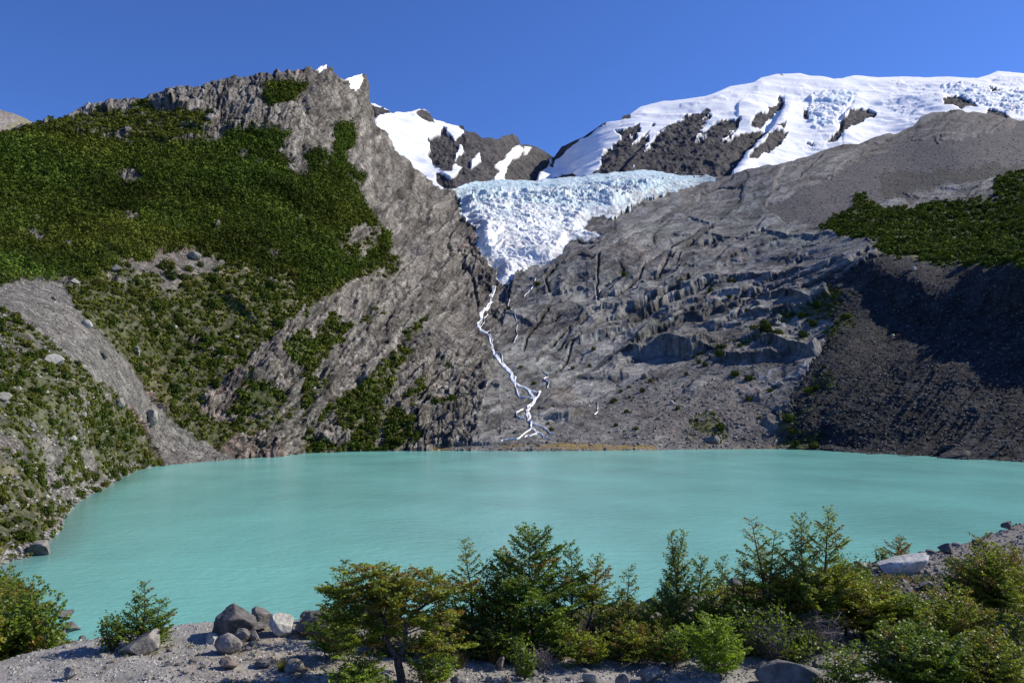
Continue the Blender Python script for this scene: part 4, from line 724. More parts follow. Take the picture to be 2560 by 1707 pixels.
for x_, y_ in [(905, 1432), (925, 1428), (960, 1452), (990, 1455), (1015, 1458), (1010, 1475), (1035, 1500), (1060, 1500), (840, 1500), (850, 1485), (880, 1490), (960, 1480), (900, 1470), (870, 1465), (880, 1545), (860, 1590), (910, 1600), (930, 1570), (1050, 1560), (1075, 1540), (1090, 1570), (890, 1455), (1000, 1500), (940, 1490), (1040, 1600), (1075, 1610), (870, 1530), (980, 1520), (1110, 1500), (1020, 1490), (920, 1520)]:
    o = tr([(x_, y_ + 8)], [g.uniform(-.35, .4)])[0]; inn = tr([(985, 1560)])[0]
    T.tube(np.array([o + (inn - o) * .38 - [0, 0, .05], o + (inn - o) * .15 - [0, 0, .02], o]), .007, .004, 4)
    for _ in range(6): a = g.uniform(0, 6.28); T.spray(o + g.normal(size=3) * [.07, .09, .03], (math.cos(a), math.sin(a)), R(g.uniform(-5, 20)), g.uniform(.13, .33), .55, .021, (OLIVE if g.uniform() > (.45 if y_ < 1480 else .1) else RUST) * g.uniform(.75, 1.25))
for pts in ([(990, 1610), (1010, 1600), (1024, 1606), (1030, 1590)], [(1035, 1642), (1070, 1625), (1100, 1600), (1120, 1575)], [(1100, 1612), (1135, 1592)], [(1010, 1632), (1040, 1630)], [(950, 1560), (940, 1545), (950, 1538)]):
    T.tube(tr(pts, [-.12] * len(pts)), .009, .003, 4)
T.thing("beech_tree", pb, "gnarled dark trunked beech with spreading flat topped crown at the front of the gravel", "tree")

PL = [
 (862, 1604, 1410, 120, "spire", GREEN, "thin dark spire of a young beech rising left of the gnarled tree", dict(rust=0, tw=.42, dens=.8)),
 (835, 1648, 1520, 170, "bush", GREEN, "dark low beech bush under the left side of the gnarled tree", dict(cat="shrub", name="beech_bush")),
 (955, 1610, 1455, 180, "bush", OLIVE, "rusty topped beech bush directly behind the gnarled tree", dict(cat="shrub", name="beech_bush", rust=.35)),
 (1190, 1622, 1366, 200, "multi", OLIVE, "twin topped beech with two feathery leaders right of the gnarled tree", dict(leaders=[(1157, 1364, 130), (1232, 1408, 120), (1120, 1450, 120), (1205, 1480, 150)], rust=.1)),
 (1330, 1622, 1348, 250, "spire", GREEN, "tallest dense conical beech left of the lake gap", dict(n=84, prof=.6)),
 (1275, 1625, 1460, 130, "spire", GREEN, "shorter dark beech tucked against the tallest conical beech", dict(n=46)),
 (1425, 1612, 1368, 150, "spire", GREEN, "slender beech with bare dark stem beside the tallest conical beech", dict(bare=.3, n=40, rust=.05)),
 (1462, 1610, 1400, 170, "spire", OLIVE, "open wind swept beech leaning right over the lake gap", dict(lean=32, bare=.38, n=34, rust=.25)),
 (1495, 1600, 1483, 90, "spire", BRIGHT * .8, "small yellow green beech at the left foot of the lake gap", dict(n=34)),
 (1553, 1598, 1486, 100, "spire", OLIVE, "small bushy beech just right of the lake gap", dict(n=36)),
 (1580, 1598, 1425, 84, "spire", GRAYG, "sparse grey green sapling standing alone against the lake", dict(bare=.2, n=28, elo=18, ehi=48, dens=.7)),
 (1618, 1592, 1512, 90, "spire", GREEN * .8, "dark squat beech beside the dark boulder at the brink", dict(n=30)),
 (1700, 1606, 1342, 160, "multi", GRAYG, "narrow two tipped feathery beech in the middle right", dict(leaders=[(1684, 1344, 105), (1716, 1342, 100), (1668, 1450, 100)], elo=22, ehi=62, rust=.02, bare=.12)),
 (1745, 1602, 1402, 130, "spire", GREEN, "grey green beech leaning on the two tipped feathery beech", dict(lean=12, elo=15, ehi=55)),
 (1812, 1570, 1402, 90, "spire", GRAYG, "small upright feathery sapling left of the rusty topped pair", dict(elo=25, ehi=60, n=34, rust=0)),
 (1800, 1600, 1470, 150, "bush", OLIVE, "ochre green beech bush in front of the grey brink boulders", dict(cat="shrub", name="beech_bush", rust=.3)),
 (1920, 1602, 1308, 230, "multi", OLIVE, "tall beech with a bent rusty tip above the dead twigs", dict(leaders=[(1888, 1308, 190), (1948, 1332, 160), (1920, 1400, 200)], rust=.28, n=34, elo=0, ehi=30)),
 (2012, 1602, 1298, 170, "spire", GRAYG, "tall pale green beech between the rusty tipped beech and the tallest right one", dict(n=56, rust=.08)),
 (2068, 1598, 1285, 170, "spire", OLIVE, "tallest beech on the right with visible stem and tufted top", dict(lean=16, bare=.2, n=50, rust=.15)),
 (2040, 1600, 1430, 230, "bush", OLIVE, "broad beech bush filling below the tallest right beech", dict(cat="shrub", name="beech_bush")),
 (2128, 1500, 1385, 110, "broad", GREEN, "small leaved bush against the lake right of the tallest beech", dict(cat="shrub", name="leafy_bush")),
 (2204, 1425, 1366, 34, "broad", GREEN, "tiny upright leafy sprig on the right brink", dict(cat="shrub", name="leafy_bush")),
 (2240, 1412, 1346, 70, "spire", RUST * .8 + OLIVE * .3, "little rusty beech behind the whitish slab", dict(lean=18, n=30, rust=.4)),
 (2170, 1598, 1440, 260, "bush", OLIVE, "wide mounded beech bush below the whitish slab", dict(cat="shrub", name="beech_bush", rust=.12)),
 (2262, 1600, 1478, 190, "bush", GREEN, "dark beech bush right below the grey gravel path", dict(cat="shrub", name="beech_bush")),
 (2390, 1652, 1478, 250, "bush", OLIVE, "rounded beech bush with branchy stem beside the right gravel", dict(cat="shrub", name="beech_bush", rust=.12)),
 (2500, 1545, 1345, 240, "bush", OLIVE, "big shady beech thicket at the right edge", dict(cat="shrub", name="beech_thicket", rust=.2)),
 (2430, 1510, 1385, 170, "bush", DARK, "dark beech bush on the left of the right edge thicket", dict(cat="shrub", name="beech_bush")),
 (2600, 1640, 1430, 200, "spire", OLIVE, "beech cut by the right edge of the picture", dict(lean=-20)),
 (2290, 1745, 1562, 330, "bush", GREEN, "wide dark glossy bush at the bottom right", dict(cat="shrub", name="beech_bush", rust=.05)),
 (2470, 1760, 1590, 290, "bush", OLIVE, "beech bush in the bottom right corner", dict(cat="shrub", name="beech_bush")),
 (2120, 1760, 1612, 160, "bush", GREEN, "low glossy bush right of the bottom boulder", dict(cat="shrub", name="beech_bush")),
 (2490, 1662, 1552, 140, "spire", GREEN, "slanting dark stemmed beech over the right boulders", dict(lean=70, bare=.3)),
 (1105, 1612, 1445, 130, "spire", OLIVE, "airy beech between the gnarled tree and the twin topped beech", dict(rust=.2)),
 (1240, 1600, 1440, 110, "spire", GREEN, "slim beech left of the tallest conical beech", dict()),
 (1385, 1605, 1440, 120, "spire", OLIVE, "half hidden beech right behind the tallest conical beech", dict()),
 (1530, 1592, 1520, 80, "spire", OLIVE, "knee high beech in the middle of the lake gap", dict()),
 (1655, 1600, 1475, 110, "spire", GREEN, "bushy beech left of the narrow two tipped beech", dict(rust=.02)),
 (1768, 1592, 1450, 110, "spire", OLIVE, "feathery beech right of the leaning grey green one", dict()),
 (1862, 1600, 1405, 130, "spire", OLIVE, "beech left of the bent rusty tipped one", dict(rust=.2)),
 (1972, 1600, 1385, 140, "spire", GREEN, "dark beech filling the gap behind the bent rusty tipped one", dict()),
 (2115, 1590, 1408, 140, "spire", OLIVE, "yellow green beech right of the tallest one", dict()),
 (2165, 1580, 1440, 120, "spire", GREEN, "feathery beech left below the whitish slab", dict()),
 (1788, 1690, 1572, 160, "spire", BRIGHT, "bright lime green young beech in front of the dead twigs", dict(n=62, prof=.55, rust=0)),
 (1470, 1668, 1565, 150, "bush", OLIVE, "olive beech bush behind the bottom middle stones", dict(cat="shrub", name="beech_bush", rust=.15)),
 (1580, 1655, 1550, 160, "bush", OLIVE, "beech bush below the flat grey slab", dict(cat="shrub", name="beech_bush", rust=.2)),
 (1682, 1660, 1575, 140, "bush", GREEN, "beech bush left of the bright lime young beech", dict(cat="shrub", name="beech_bush")),
 (1395, 1645, 1535, 140, "bush", GREEN, "green beech bush in front of the slender bare stemmed beech", dict(cat="shrub", name="beech_bush")),
 (1645, 1625, 1535, 110, "bush", OLIVE, "beech bush beside the white knobbly rock", dict(cat="shrub", name="beech_bush", rust=.25)),
 (1895, 1640, 1498, 190, "broad", GREEN, "bright leaved bush over the dead twigs", dict(cat="shrub", name="leafy_bush")),
 (1975, 1650, 1560, 170, "broad", GREEN * .8, "leafy bush threaded through the dead twigs", dict(cat="shrub", name="leafy_bush")),
 (1312, 1692, 1598, 80, "broad", GREEN, "small glossy leafy shrub beside the pinkish stone", dict(cat="shrub", name="leafy_bush")),
 (890, 1735, 1662, 210, "bush", BRIGHT * .75, "yellow green low bush left of the gnarled trunk", dict(cat="shrub", name="beech_bush")),
 (1085, 1715, 1628, 150, "bush", BRIGHT * .8, "yellow green low bush right of the gnarled trunk", dict(cat="shrub", name="beech_bush")),
 (1205, 1650, 1560, 150, "bush", DARK, "dark low bush under the twin topped beech", dict(cat="shrub", name="beech_bush")),
 (1275, 1655, 1565, 130, "bush", GREEN, "green low bush under the tallest conical beech", dict(cat="shrub", name="beech_bush")),
 (365, 1618, 1462, 150, "multi", GREEN, "feathery beech bush with one tall tip on the left gravel edge", dict(cat="shrub", name="beech_bush", leaders=[(350, 1466, 100), (395, 1505, 110), (330, 1508, 100), (415, 1540, 90), (300, 1550, 90)], rust=.05)),
 (280, 1628, 1532, 90, "broad", GREEN, "glossy small leaved bush left of the feathery bush on the gravel edge", dict(cat="shrub", name="leafy_bush")),
]
for x_, yb_, yt_, w_, st_, c_, lb_, kw in PL: plant(x_, yb_, yt_, w_, st_, c_, lb_, **kw)

# dead twig shrubs
def twigs(x, yb, yt, wpx, label):
    p = on_ground(x, yb); m = pm(p); T = Plant(int(x)); g = T.g; H = (yb - yt) * m; W = wpx * m
    for i in range(70):
        a = g.uniform(0, 6.28); r = g.uniform(.1, 1) * W * .5; e = np.array([math.cos(a) * r, math.sin(a) * r * .8, H * g.uniform(.4, 1)]); t = np.linspace(0, 1, 6)[:, None]
        pth = e * t + np.cumsum(g.normal(size=(6, 3)) * .02, 0); T.tube(pth, .006, .002, 3)
        for _ in range(4): k = g.integers(2, 6); T.tube(np.array([pth[k], pth[k] + g.normal(size=3) * [.07, .07, .05] + [0, 0, .03], pth[k] + g.normal(size=3) * [.12, .12, .08] + [0, 0, .06]]), .003, .0015, 3)
    e = empty("dead_shrub", p); tag(e, label, "shrub"); obj("twigs", mesh_np("twigs", np.concatenate(T.tv), np.concatenate(T.tf), None, M_TWIG), e)
twigs(1930, 1648, 1548, 150, "bare grey dead shrub, left of the two in front of the tall beeches"); twigs(2055, 1636, 1545, 130, "bare grey dead shrub, right of the two in front of the tall beeches")
twigs(1345, 1672, 1640, 50, "pale dry twiggy plant beside the glossy leafy shrub"); twigs(1478, 1590, 1545, 50, "reddish grey bare twigs beside the flat grey slab")

# the wooded bank at the left, and scrub on the slopes: copies of a few built plants
def copy_tree(o, loc, s, rz, label, group):
    c = o.copy(); COL.objects.link(c); c.location = loc; c.scale = (s[0], s[0], s[1]); c.rotation_euler = (0, 0, rz); c["label"] = label; c["group"] = group
    for ch in o.children:
        d_ = ch.copy(); COL.objects.link(d_); d_.parent = c
    return c
protos = []
for sd_, cl in ((31, OLIVE), (32, GREEN), (33, OLIVE * .6 + RUST * .4), (34, DARK * .5 + OLIVE * .5)):
    T = Plant(sd_)
    for i in range(7):
        a = i * 2.4; r = math.sqrt((i + .5) / 7) * .42
        T.leader((math.cos(a) * r * .3, math.sin(a) * r * .3, -.1), (math.cos(a) * r, math.sin(a) * r, T.g.uniform(.6, 1.0)), .62, cl, n=13, lf=.03, elo=0, ehi=35, prof=.5, bare=.1, rt=.02, rust=.12, dens=.8)
    protos.append(T)
gb = np.random.default_rng(77); first = [None] * 4; spots = []
for _ in range(20000):
    y = gb.uniform(14, 105) if gb.uniform() > .3 else gb.uniform(14, 45); x = -y * gb.uniform(.42, .70) - 1.5
    z = float(gz(np.array([x]), np.array([y]), False)[0])
    if z < .35 or x > -9.2: continue
    upx = CX + x / y * F; d_ = (z - CAMZ); vpx = CY - F * math.tan(math.atan2(d_, y) - PITCH)
    if upx < -160 or upx > 215 or vpx < 1425 or vpx > 1760: continue
    if upx > 60 and vpx > 1660 and y < 16: continue
    sz = .9 + y * .020 * gb.uniform(.6, 1.15)
    rpx = .42 * sz / y * F; vt = vpx - .8 * sz / y * F
    if upx + rpx * .35 > np.interp(vt, [1400, 1440, 1500, 1560, 1640, 1700], [-20, 30, 100, 150, 195, 215]): continue
    if any((x - a) ** 2 + (y - b) ** 2 < (.30 * (sz + c)) ** 2 for a, b, c, _ in spots): continue
    spots.append((x, y, sz, z))
    if len(spots) >= 250: break
KIND = ["olive", "deep green", "rust tinged", "dark olive"]
for i, (x, y, sz, z) in enumerate(spots):
    k = i % 4; lb = "%s beech shrub among the shrubs crowding the bank at the lower left" % KIND[k]; loc = (x, y, z - .05); s_ = (sz, sz * gb.uniform(.9, 1.35))
    if first[k] is None:
        first[k] = protos[k].thing("beech_shrub", loc, lb, "shrub", "%s shrubs on the lower left bank" % KIND[k]); first[k].scale = (s_[0], s_[0], s_[1])
    else: copy_tree(first[k], loc, s_, gb.uniform(0, 6.28), lb, "%s shrubs on the lower left bank" % KIND[k])
# bigger shrubs one can tell apart on the left slope and in the cliffs
crown_me = []
for k in range(5):
    cc = [np.array([[.05, .075, .012]]), np.array([[.075, .10, .016]]), np.array([[.04, .06, .012]]), np.array([[.10, .10, .02]]), np.array([[.06, .085, .013]])][k]
    V, Fc, cl = tri_crowns(np.zeros((1, 3)), np.array([1.0]), cc, 420, 50 + k, 1.0, .17); crown_me.append(mesh_np("shrub", V, Fc, cl, M_FARLEAF))
def shrub_zone(m, n, lo, hi, label, group, seed, near_only=None):
    g = np.random.default_rng(seed); mm = m & (near_only if near_only is not None else True) & (u > -15) & (u < 2575); k = scatter(mm, n, g, .35)
    for i in k:
        o = obj("shrub", crown_me[g.integers(5)]); r = g.uniform(lo, hi) * max(.6, Yf[i] / 330); o.scale = (r, r, r * g.uniform(.8, 1.35)); o.rotation_euler = (0, 0, g.uniform(0, 6.28)); o.location = Pd[i] - [0, 0, r * .1]
        tag(o, label, "shrub", group)
shrub_zone(low & ~(lowg & (v < 1180)), 170, .9, 2.6, "leafy shrub dotted over the stony slope at the left shore", "shrubs on the near left slope", 61, v > 760)
shrub_zone(shmid, 90, 1.2, 3.0, "leafy shrub on the hillside right of the grey scree strip", "shrubs right of the scree strip", 62)
shrub_zone(right.astype(bool) & (v > 560) & (v < 1080) & (u < 1950) & ~mor & ~glac & (v > 700) & (fbm(px3(u, v), 60, 3, 310) > .2), 46, .5, 1.3, "small dark shrub clinging to the rock slabs below the glacier", "shrubs on the rock slabs", 64)
shrub_zone(grs, 34, 1.0, 2.2, "small shrub on the grassy ledge beside the dark moraine", "shrubs beside the dark moraine", 63)

# ------------------------------------------------------------------ boulders and stones
import bmesh
bm = bmesh.new(); bmesh.ops.create_icosphere(bm, subdivisions=5, radius=1); ICO = np.array([v_.co[:] for v_ in bm.verts]); ICOF = np.array([[q.index for q in f.verts] for f in bm.faces]); bm.free()
bm = bmesh.new(); bmesh.ops.create_icosphere(bm, subdivisions=3, radius=1); ICO3 = np.array([v_.co[:] for v_ in bm.verts]); ICO3F = np.array([[q.index for q in f.verts] for f in bm.faces]); bm.free()
def rock_mesh(seed, dims, col, cuts=18, hi=True, round_=.0, pale=0):
    g = np.random.default_rng(seed); P_ = (ICO if hi else ICO3).copy()
    for _ in range(cuts):
        n_ = g.normal(size=3); n_ /= np.linalg.norm(n_); dd = g.uniform(.42, .8) + .15 * round_; ex = np.clip(P_ @ n_ - dd, 0, None); P_ -= np.outer(ex * (1 - .12 * round_), n_)
    P_ *= (1 + .06 * fbm(P_ + seed, .8, 3, seed) + .045 * fbm(P_ + seed, .3, 3, seed + 1, ridge=True))[:, None]
    lo_, hi_ = P_.min(0), P_.max(0); P_ = (P_ - (lo_ + hi_) / 2) / (hi_ - lo_) * np.array(dims); q = fbm(P_ / max(dims) + seed, .25, 4, seed + 2)
    c = np.array(col)[None] * (1 + .35 * q[:, None]); c = mixc(c, np.array([[.045, .042, .04]]), sstep(.05, .4, fbm(P_ / max(dims) + seed, .35, 4, seed + 3)) * (.5 if not pale else .15)); c = mixc(c, np.array([[.5, .49, .46]]), sstep(.25, .5, fbm(P_ / max(dims) - seed, .12, 3, seed + 4)) * (.08 + pale))
    return mesh_np("boulder", P_, ICOF if hi else ICO3F, c, M_STONE, True)
def boulder(x, yb, w, h, col, label, rz=0, tilt=0, depth=.8, seed=None, cuts=18, round_=.0, pale=0, Yover=None, name="boulder"):
    p = on_ground(x, yb) if Yover is None else at(x, yb, Yover)
    if p is None: p = at(x, yb, 20.)
    m = pm(p); o = obj(name, rock_mesh(seed or int(x + yb), (w * m, w * m * depth, h * m * 1.25), col, cuts, True, round_, pale)); o.location = p + np.array([0, w * m * depth * .3, h * m * .46]); o.rotation_euler = (0, R(tilt), R(rz)); tag(o, label, "rock"); return o
DG = (.11, .105, .098); MG = (.175, .165, .15); LG = (.26, .245, .215); PG = (.40, .385, .34); PK = (.23, .18, .145)
for a in [(565, 1598, 112, 66, DG, "largest dark mottled boulder, left end of the boulder pile on the gravel", dict(tilt=-24, depth=.8)), (648, 1566, 52, 42, MG, "grey rounded boulder standing on the flat slab against the lake", dict(seed=12)), (634, 1582, 74, 22, (.14, .13, .125), "flat brown grey slab wedged under the rounded boulder", dict(tilt=-9, seed=13, cuts=12)),
          (697, 1592, 60, 48, PG, "pale faced boulder with a dark left side in the boulder pile", dict(seed=14, cuts=12, pale=.2)), (602, 1606, 37, 30, MG, "small round grey boulder in front of the largest dark boulder", dict(round_=1, cuts=5)), (632, 1602, 28, 24, MG, "small upright brownish stone beside the small round boulder", dict(seed=16)),
          (566, 1632, 66, 42, (.24, .225, .21), "big rounded boulder at the front of the pile", dict(round_=.9, cuts=6, seed=31)), (527, 1608, 27, 21, PG, "white angular stone left of the front rounded boulder", dict(seed=18, cuts=12, pale=.3)), (788, 1592, 124, 50, DG, "long low dark boulder beside the gnarled tree", dict(seed=19, depth=.7)), (766, 1556, 36, 26, MG, "boulder perched behind the long low dark boulder", dict(seed=20, cuts=12)),
          (812, 1545, 38, 22, PK, "pinkish boulder half hidden by the thin spire tree", dict(seed=21)), (565, 1672, 54, 22, PK, "flat pinkish stone lying in the open gravel", dict(seed=22)), (628, 1644, 20, 13, MG, "little grey stone behind the dark flat stone on the gravel", dict(seed=23)), (657, 1668, 44, 15, DG, "dark flat stone lying on the gravel", dict(seed=24)),
          (731, 1682, 52, 28, MG, "rounded stone with grass tuft on the gravel", dict(seed=25, round_=1)), (1985, 1732, 165, 62, (.13, .127, .12), "great grey boulder rising from the bottom edge", dict(seed=26, cuts=11, depth=.7)), (1783, 1702, 38, 23, MG, "grey wedge shaped stone on the path left of the bottom boulder", dict(seed=27)),
          (2268, 1434, 128, 38, (.46, .45, .42), "long whitish slab tilted on the right gravel", dict(tilt=-14, seed=28, cuts=13, depth=.5, pale=.5)), (1648, 1595, 26, 22, PG, "white knobbly rock among the bushes", dict(seed=29, pale=.4)), (1560, 1590, 64, 16, MG, "flat grey slab showing above the olive bushes", dict(tilt=-12, seed=30)),
          (1625, 1540, 36, 38, (.08, .08, .085), "dark pointed boulder at the brink in the lake gap", dict(seed=32, cuts=13)), (1636, 1556, 44, 20, PG, "pale angular rock at the foot of the dark pointed boulder", dict(seed=33, cuts=13)), (1840, 1476, 44, 26, DG, "dark boulder on the brink between the saplings", dict(seed=34)), (1846, 1500, 26, 18, MG, "round boulder below the dark brink boulder", dict(seed=35, round_=1)),
          (1630, 1708, 58, 34, MG, "angular grey boulder by the mossy mound at the bottom", dict(seed=36, cuts=12)), (1557, 1712, 36, 24, MG, "grey block at the bottom edge left of the mossy mound", dict(seed=37, cuts=12)), (1480, 1712, 46, 24, LG, "broad light stone on the bottom middle gravel", dict(seed=38)), (1251, 1674, 20, 28, PK, "upright pinkish stone at the edge of the middle gravel", dict(seed=39)),
          (1142, 1712, 36, 22, MG, "rounded stone at the bottom right of the gnarled trunk", dict(seed=40, round_=1)), (335, 1640, 92, 38, (.24, .225, .20), "pale cracked outcrop under the feathery left bush", dict(tilt=-22, seed=41, cuts=12)), (170, 1700, 36, 26, LG, "light pointed rock at the lower left", dict(seed=42)), (418, 1668, 20, 13, LG, "small pale stone alone on the left gravel", dict(seed=43)),
          (1905, 1668, 30, 12, LG, "flat pale stone in the moss above the bottom boulder", dict(seed=44)), (2050, 1668, 34, 16, MG, "brown grey stones right of the bottom boulder", dict(seed=45)), (2520, 1640, 120, 50, DG, "big shadowy boulder at the right edge", dict(seed=46)), (2500, 1325, 32, 18, DG, "dark stone on the right skyline of the gravel", dict(seed=47)), (2372, 1385, 36, 24, DG, "dark boulder right of the whitish slab", dict(seed=48)),
          (2318, 1475, 36, 20, MG, "half buried stone on the right gravel path", dict(seed=49)), (2385, 1412, 36, 16, MG, "low stone pair near the dark boulder on the right gravel", dict(seed=50)), (2450, 1365, 36, 14, DG, "dark flat stone high on the right gravel", dict(seed=51)), (2160, 1425, 40, 18, LG, "light stone on the brink left of the whitish slab", dict(seed=52))]:
    boulder(*a[:6], **a[6])
# boulders standing on the far slopes
for x, y, w_, h_, c_, lb in [(222, 815, 30, 20, PG, "white angular boulder at the right side of the grey scree strip"), (343, 882, 15, 19, LG, "pointed pale boulder below the white angular one"), (259, 894, 22, 15, DG, "dark boulder in the middle of the scree strip"), (137, 912, 48, 30, PG, "large whitish rock among bushes left of the scree strip"), (380, 1052, 36, 32, LG, "big grey block at the left side of the lower scree strip"),
                             (298, 1014, 30, 22, MG, "grey rock in the shrubs above the big grey block"), (8, 1002, 38, 24, LG, "smooth grey rock cut by the left edge"), (210, 1040, 16, 13, LG, "small white stone in the shrubs left of the grey block"), (80, 1068, 18, 14, LG, "grey stone at the top of the bare rubble on the left slope"), (184, 1098, 20, 11, PG, "thin white splinter on the left slope"), (288, 676, 40, 17, MG, "dark grey rock at the foot of the forest"),
                             (182, 704, 32, 13, LG, "grey slab at the right end of the scree crest"), (481, 658, 40, 18, LG, "large flat pale slab in the talus under the forest"), (438, 823, 12, 14, PG, "small white pointed rock in the scrub of the hillside"), (590, 852, 14, 12, LG, "pale rock among shrubs above the cliff"), (438, 1121, 14, 9, LG, "small pale stone low on the scree by the shore"), (137, 745, 14, 10, DG, "little dark stone high on the scree strip"), (2283, 672, 14, 10, PG, "pale block high on the shaded moraine"), (2203, 798, 14, 7, LG, "light stone casting a long shadow on the moraine"),
                             (1948, 958, 22, 12, LG, "pale rock in the grass left of the dark moraine"), (1780, 1104, 40, 22, MG, "smooth grey boulder on the far shore"), (1612, 948, 18, 14, MG, "grey block on the rubble right of the streams"), (1680, 1010, 12, 10, PG, "small white rock on the rubble above the far shore"), (2388, 1124, 80, 24, (.05, .046, .044), "dark outcrop at the foot of the moraine by the water"), (2356, 1092, 40, 18, (.05, .046, .044), "dark lump above the outcrop at the foot of the moraine")]:
    p, i = surf(x, y - h_ * .3); m = p[1] / F; o = obj("boulder", rock_mesh(int(x * 3 + y), (w_ * m, w_ * m * .9, h_ * m * 1.3), c_, 10, True, .3, .2)); o.location = p + N0[i] * h_ * m * .2; tag(o, lb, "rock")
po = at(80, 1392, waterY(80, 1392)); m = pm(po); o = obj("boulder", rock_mesh(99, (54 * m, 46 * m, 44 * m), MG, 11)); o.location = po + np.array([0, 2.2, 13 * m]); tag(o, "big grey boulder standing in the water at the left shore", "rock")
for i_, (x, y, w_, h_) in enumerate([(160, 1540, 40, 12), (182, 1575, 34, 14), (150, 1592, 30, 12), (176, 1618, 44, 12), (205, 1600, 16, 8), (190, 1632, 26, 10), (128, 1516, 22, 10)]):
    p = at(x, y, waterY(x, y)); m = pm(p); o = obj("boulder", rock_mesh(900 + i_, (w_ * m, w_ * m * 1.4, h_ * m * 2.2), (.12, .115, .11), 14)); o.location = p + np.array([0, 0, h_ * m * .4]); tag(o, "dark rock breaking the shallow water at the near left bank", "rock", "rocks in the shallows")
# stones one can count on the near gravel
stone_me = [rock_mesh(600 + k, (1, .85, .62), [LG, MG, DG, PK, LG, MG, PG, MG][k], 8, False, .6) for k in range(8)]
gs = np.random.default_rng(5); zones = [((130, 770), (1612, 1704), 95, "small stone lying on the open gravel at the lower left", "stones on the lower left gravel"), ((1130, 2200), (1668, 1705), 80, "small stone on the strip of gravel along the bottom edge", "stones on the bottom gravel strip"), ((2270, 2555), (1335, 1500), 60, "small stone on the grey gravel at the right", "stones on the right gravel"), ((2380, 2555), (1545, 1700), 22, "small pale stone between the bushes at the lower right", "stones at the lower right")]
for (x0, x1), (y0, y1), n, lb, gr in zones:
    for _ in range(n):
        x, y = gs.uniform(x0, x1), gs.uniform(y0, y1); p = on_ground(x, y)
        if p is None or p[2] < 18: continue
        o = obj("stone", stone_me[gs.integers(8)]); s_ = (5 + 20 * gs.uniform() ** 3) * pm(p); o.scale = (s_, s_, s_ * gs.uniform(.7, 1.2)); o.rotation_euler = (gs.normal() * .2, gs.normal() * .2, gs.uniform(0, 6.28)); o.location = p + np.array([0, 0, s_ * .14]); tag(o, lb, "stone", gr)
def ground_scatter(n, xr, yr, seed, test=None):
    g = np.random.default_rng(seed); y = g.uniform(yr[0], yr[1], n) ; x = y * (g.uniform(xr[0], xr[1], n) - CX) / F; z = gz(x, y); k = z > 17.5
    if test is not None: k &= test(x, y)
    return np.stack([x, y, z], 1)[k], g
def vtest(x, y): Q = np.stack([x, y, x * 0], 1); pp = CX + x / y * F; return (fbm(Q, 2.2, 4, 211) + fbm(Q, .35, 4, 212) * .4 + sstep(800, 1000, pp) * .9 - .65 > -.12) & (pp > 780) & (y > 13.9) & ~((x > 9) & (y > 20))
Pk, g = ground_scatter(30000, (60, 2640), (11.5, 17), 81, lambda x, y: ~vtest(x, y)); tag(obj("gravel", mesh_np("gravel", *stones(Pk, loglen(g, len(Pk), .006, .045, 2.6), gray(len(Pk), g, .14, .42), 82), M_FARSTONE)), "loose grey gravel covering the near ground", "gravel", kind="stuff")
Pk, g = ground_scatter(9000, (2130, 2640), (17, 40), 83); tag(obj("gravel_slope", mesh_np("gravel_slope", *stones(Pk, loglen(g, len(Pk), .012, .11, 2.6), gray(len(Pk), g, .09, .26), 84), M_FARSTONE)), "dark loose gravel on the rise at the right", "gravel", kind="stuff")
Pk, g = ground_scatter(5200, (780, 2640), (13.6, 22), 85, vtest); cc = green_cols(len(Pk), g, 1.0); rr_ = g.uniform(size=(len(Pk), 1)); cc = np.where(rr_ > .72, np.array([[.14, .095, .028]]), np.where(rr_ > .45, np.array([[.10, .10, .02]]), cc))
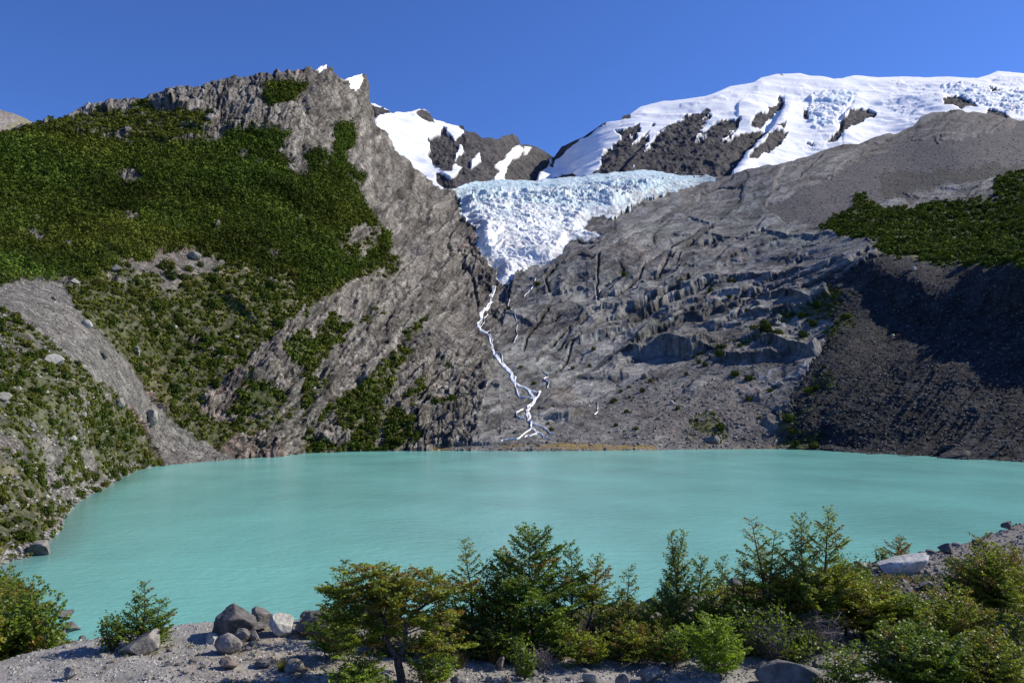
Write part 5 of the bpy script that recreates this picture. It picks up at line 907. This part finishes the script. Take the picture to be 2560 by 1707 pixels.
tag(obj("ground_cover", mesh_np("ground_cover", *tri_crowns(Pk - [0, 0, .03], g.uniform(.05, .17, len(Pk)), cc, 26, 86, .8, .2), M_LEAF)), "mossy low plants carpeting the ground between the bushes", "ground cover", kind="stuff")
Pk, g = ground_scatter(500, (100, 800), (12, 15.4), 87); k = fbm(Pk * [1, 1, 0], 1.2, 3, 88) > .28; Pk = Pk[k]
tag(obj("moss_cushions", mesh_np("moss_cushions", *tri_crowns(Pk - [0, 0, .03], g.uniform(.04, .12, len(Pk)), np.repeat([[.11, .10, .025]], len(Pk), 0), 30, 89, .7, .2), M_LEAF)), "olive moss cushions on the lower left gravel", "moss", kind="stuff")
# grass tufts
def tuft(x, yb, h, n, col, label):
    p = on_ground(x, yb); m = pm(p); g = np.random.default_rng(int(x)); a = g.uniform(0, 6.28, n); r = g.uniform(.1, 1, n); H = h * m * g.uniform(.5, 1, n); o = np.stack([np.cos(a) * r * .08, np.sin(a) * r * .08, a * 0], 1)
    e = o + np.stack([np.cos(a) * r * H * .6, np.sin(a) * r * H * .6, H], 1); s_ = np.stack([-np.sin(a), np.cos(a), a * 0], 1) * .004; V = np.stack([o - s_, o + s_, (o + e) / 2 + s_ * .8 + [0, 0, .02], e, (o + e) / 2 - s_ * .8 + [0, 0, .02]], 1).reshape(-1, 3)
    i = np.arange(n)[:, None] * 5; Fc = np.concatenate([i + [0, 1, 2], i + [0, 2, 4], i + [4, 2, 3]]); t = obj("grass_tuft", mesh_np("grass_tuft", V, Fc, np.repeat([col], len(V), 0), M_LEAF)); t.location = p; tag(t, label, "grass")
tuft(1232, 1655, 50, 260, (.22, .15, .06), "tawny grass tuft behind the upright pinkish stone"); tuft(2200, 1590, 60, 320, (.16, .17, .06), "pale green grass tuft below the mounded bush"); tuft(708, 1676, 34, 220, (.13, .12, .035), "olive grass tuft beside the rounded stone on the gravel"); tuft(1150, 1668, 40, 200, (.17, .14, .05), "dry grass tuft between the gnarled trunk and the middle gravel"); tuft(680, 1552, 16, 40, (.12, .10, .04), "thin grass blades behind the pale faced boulder")
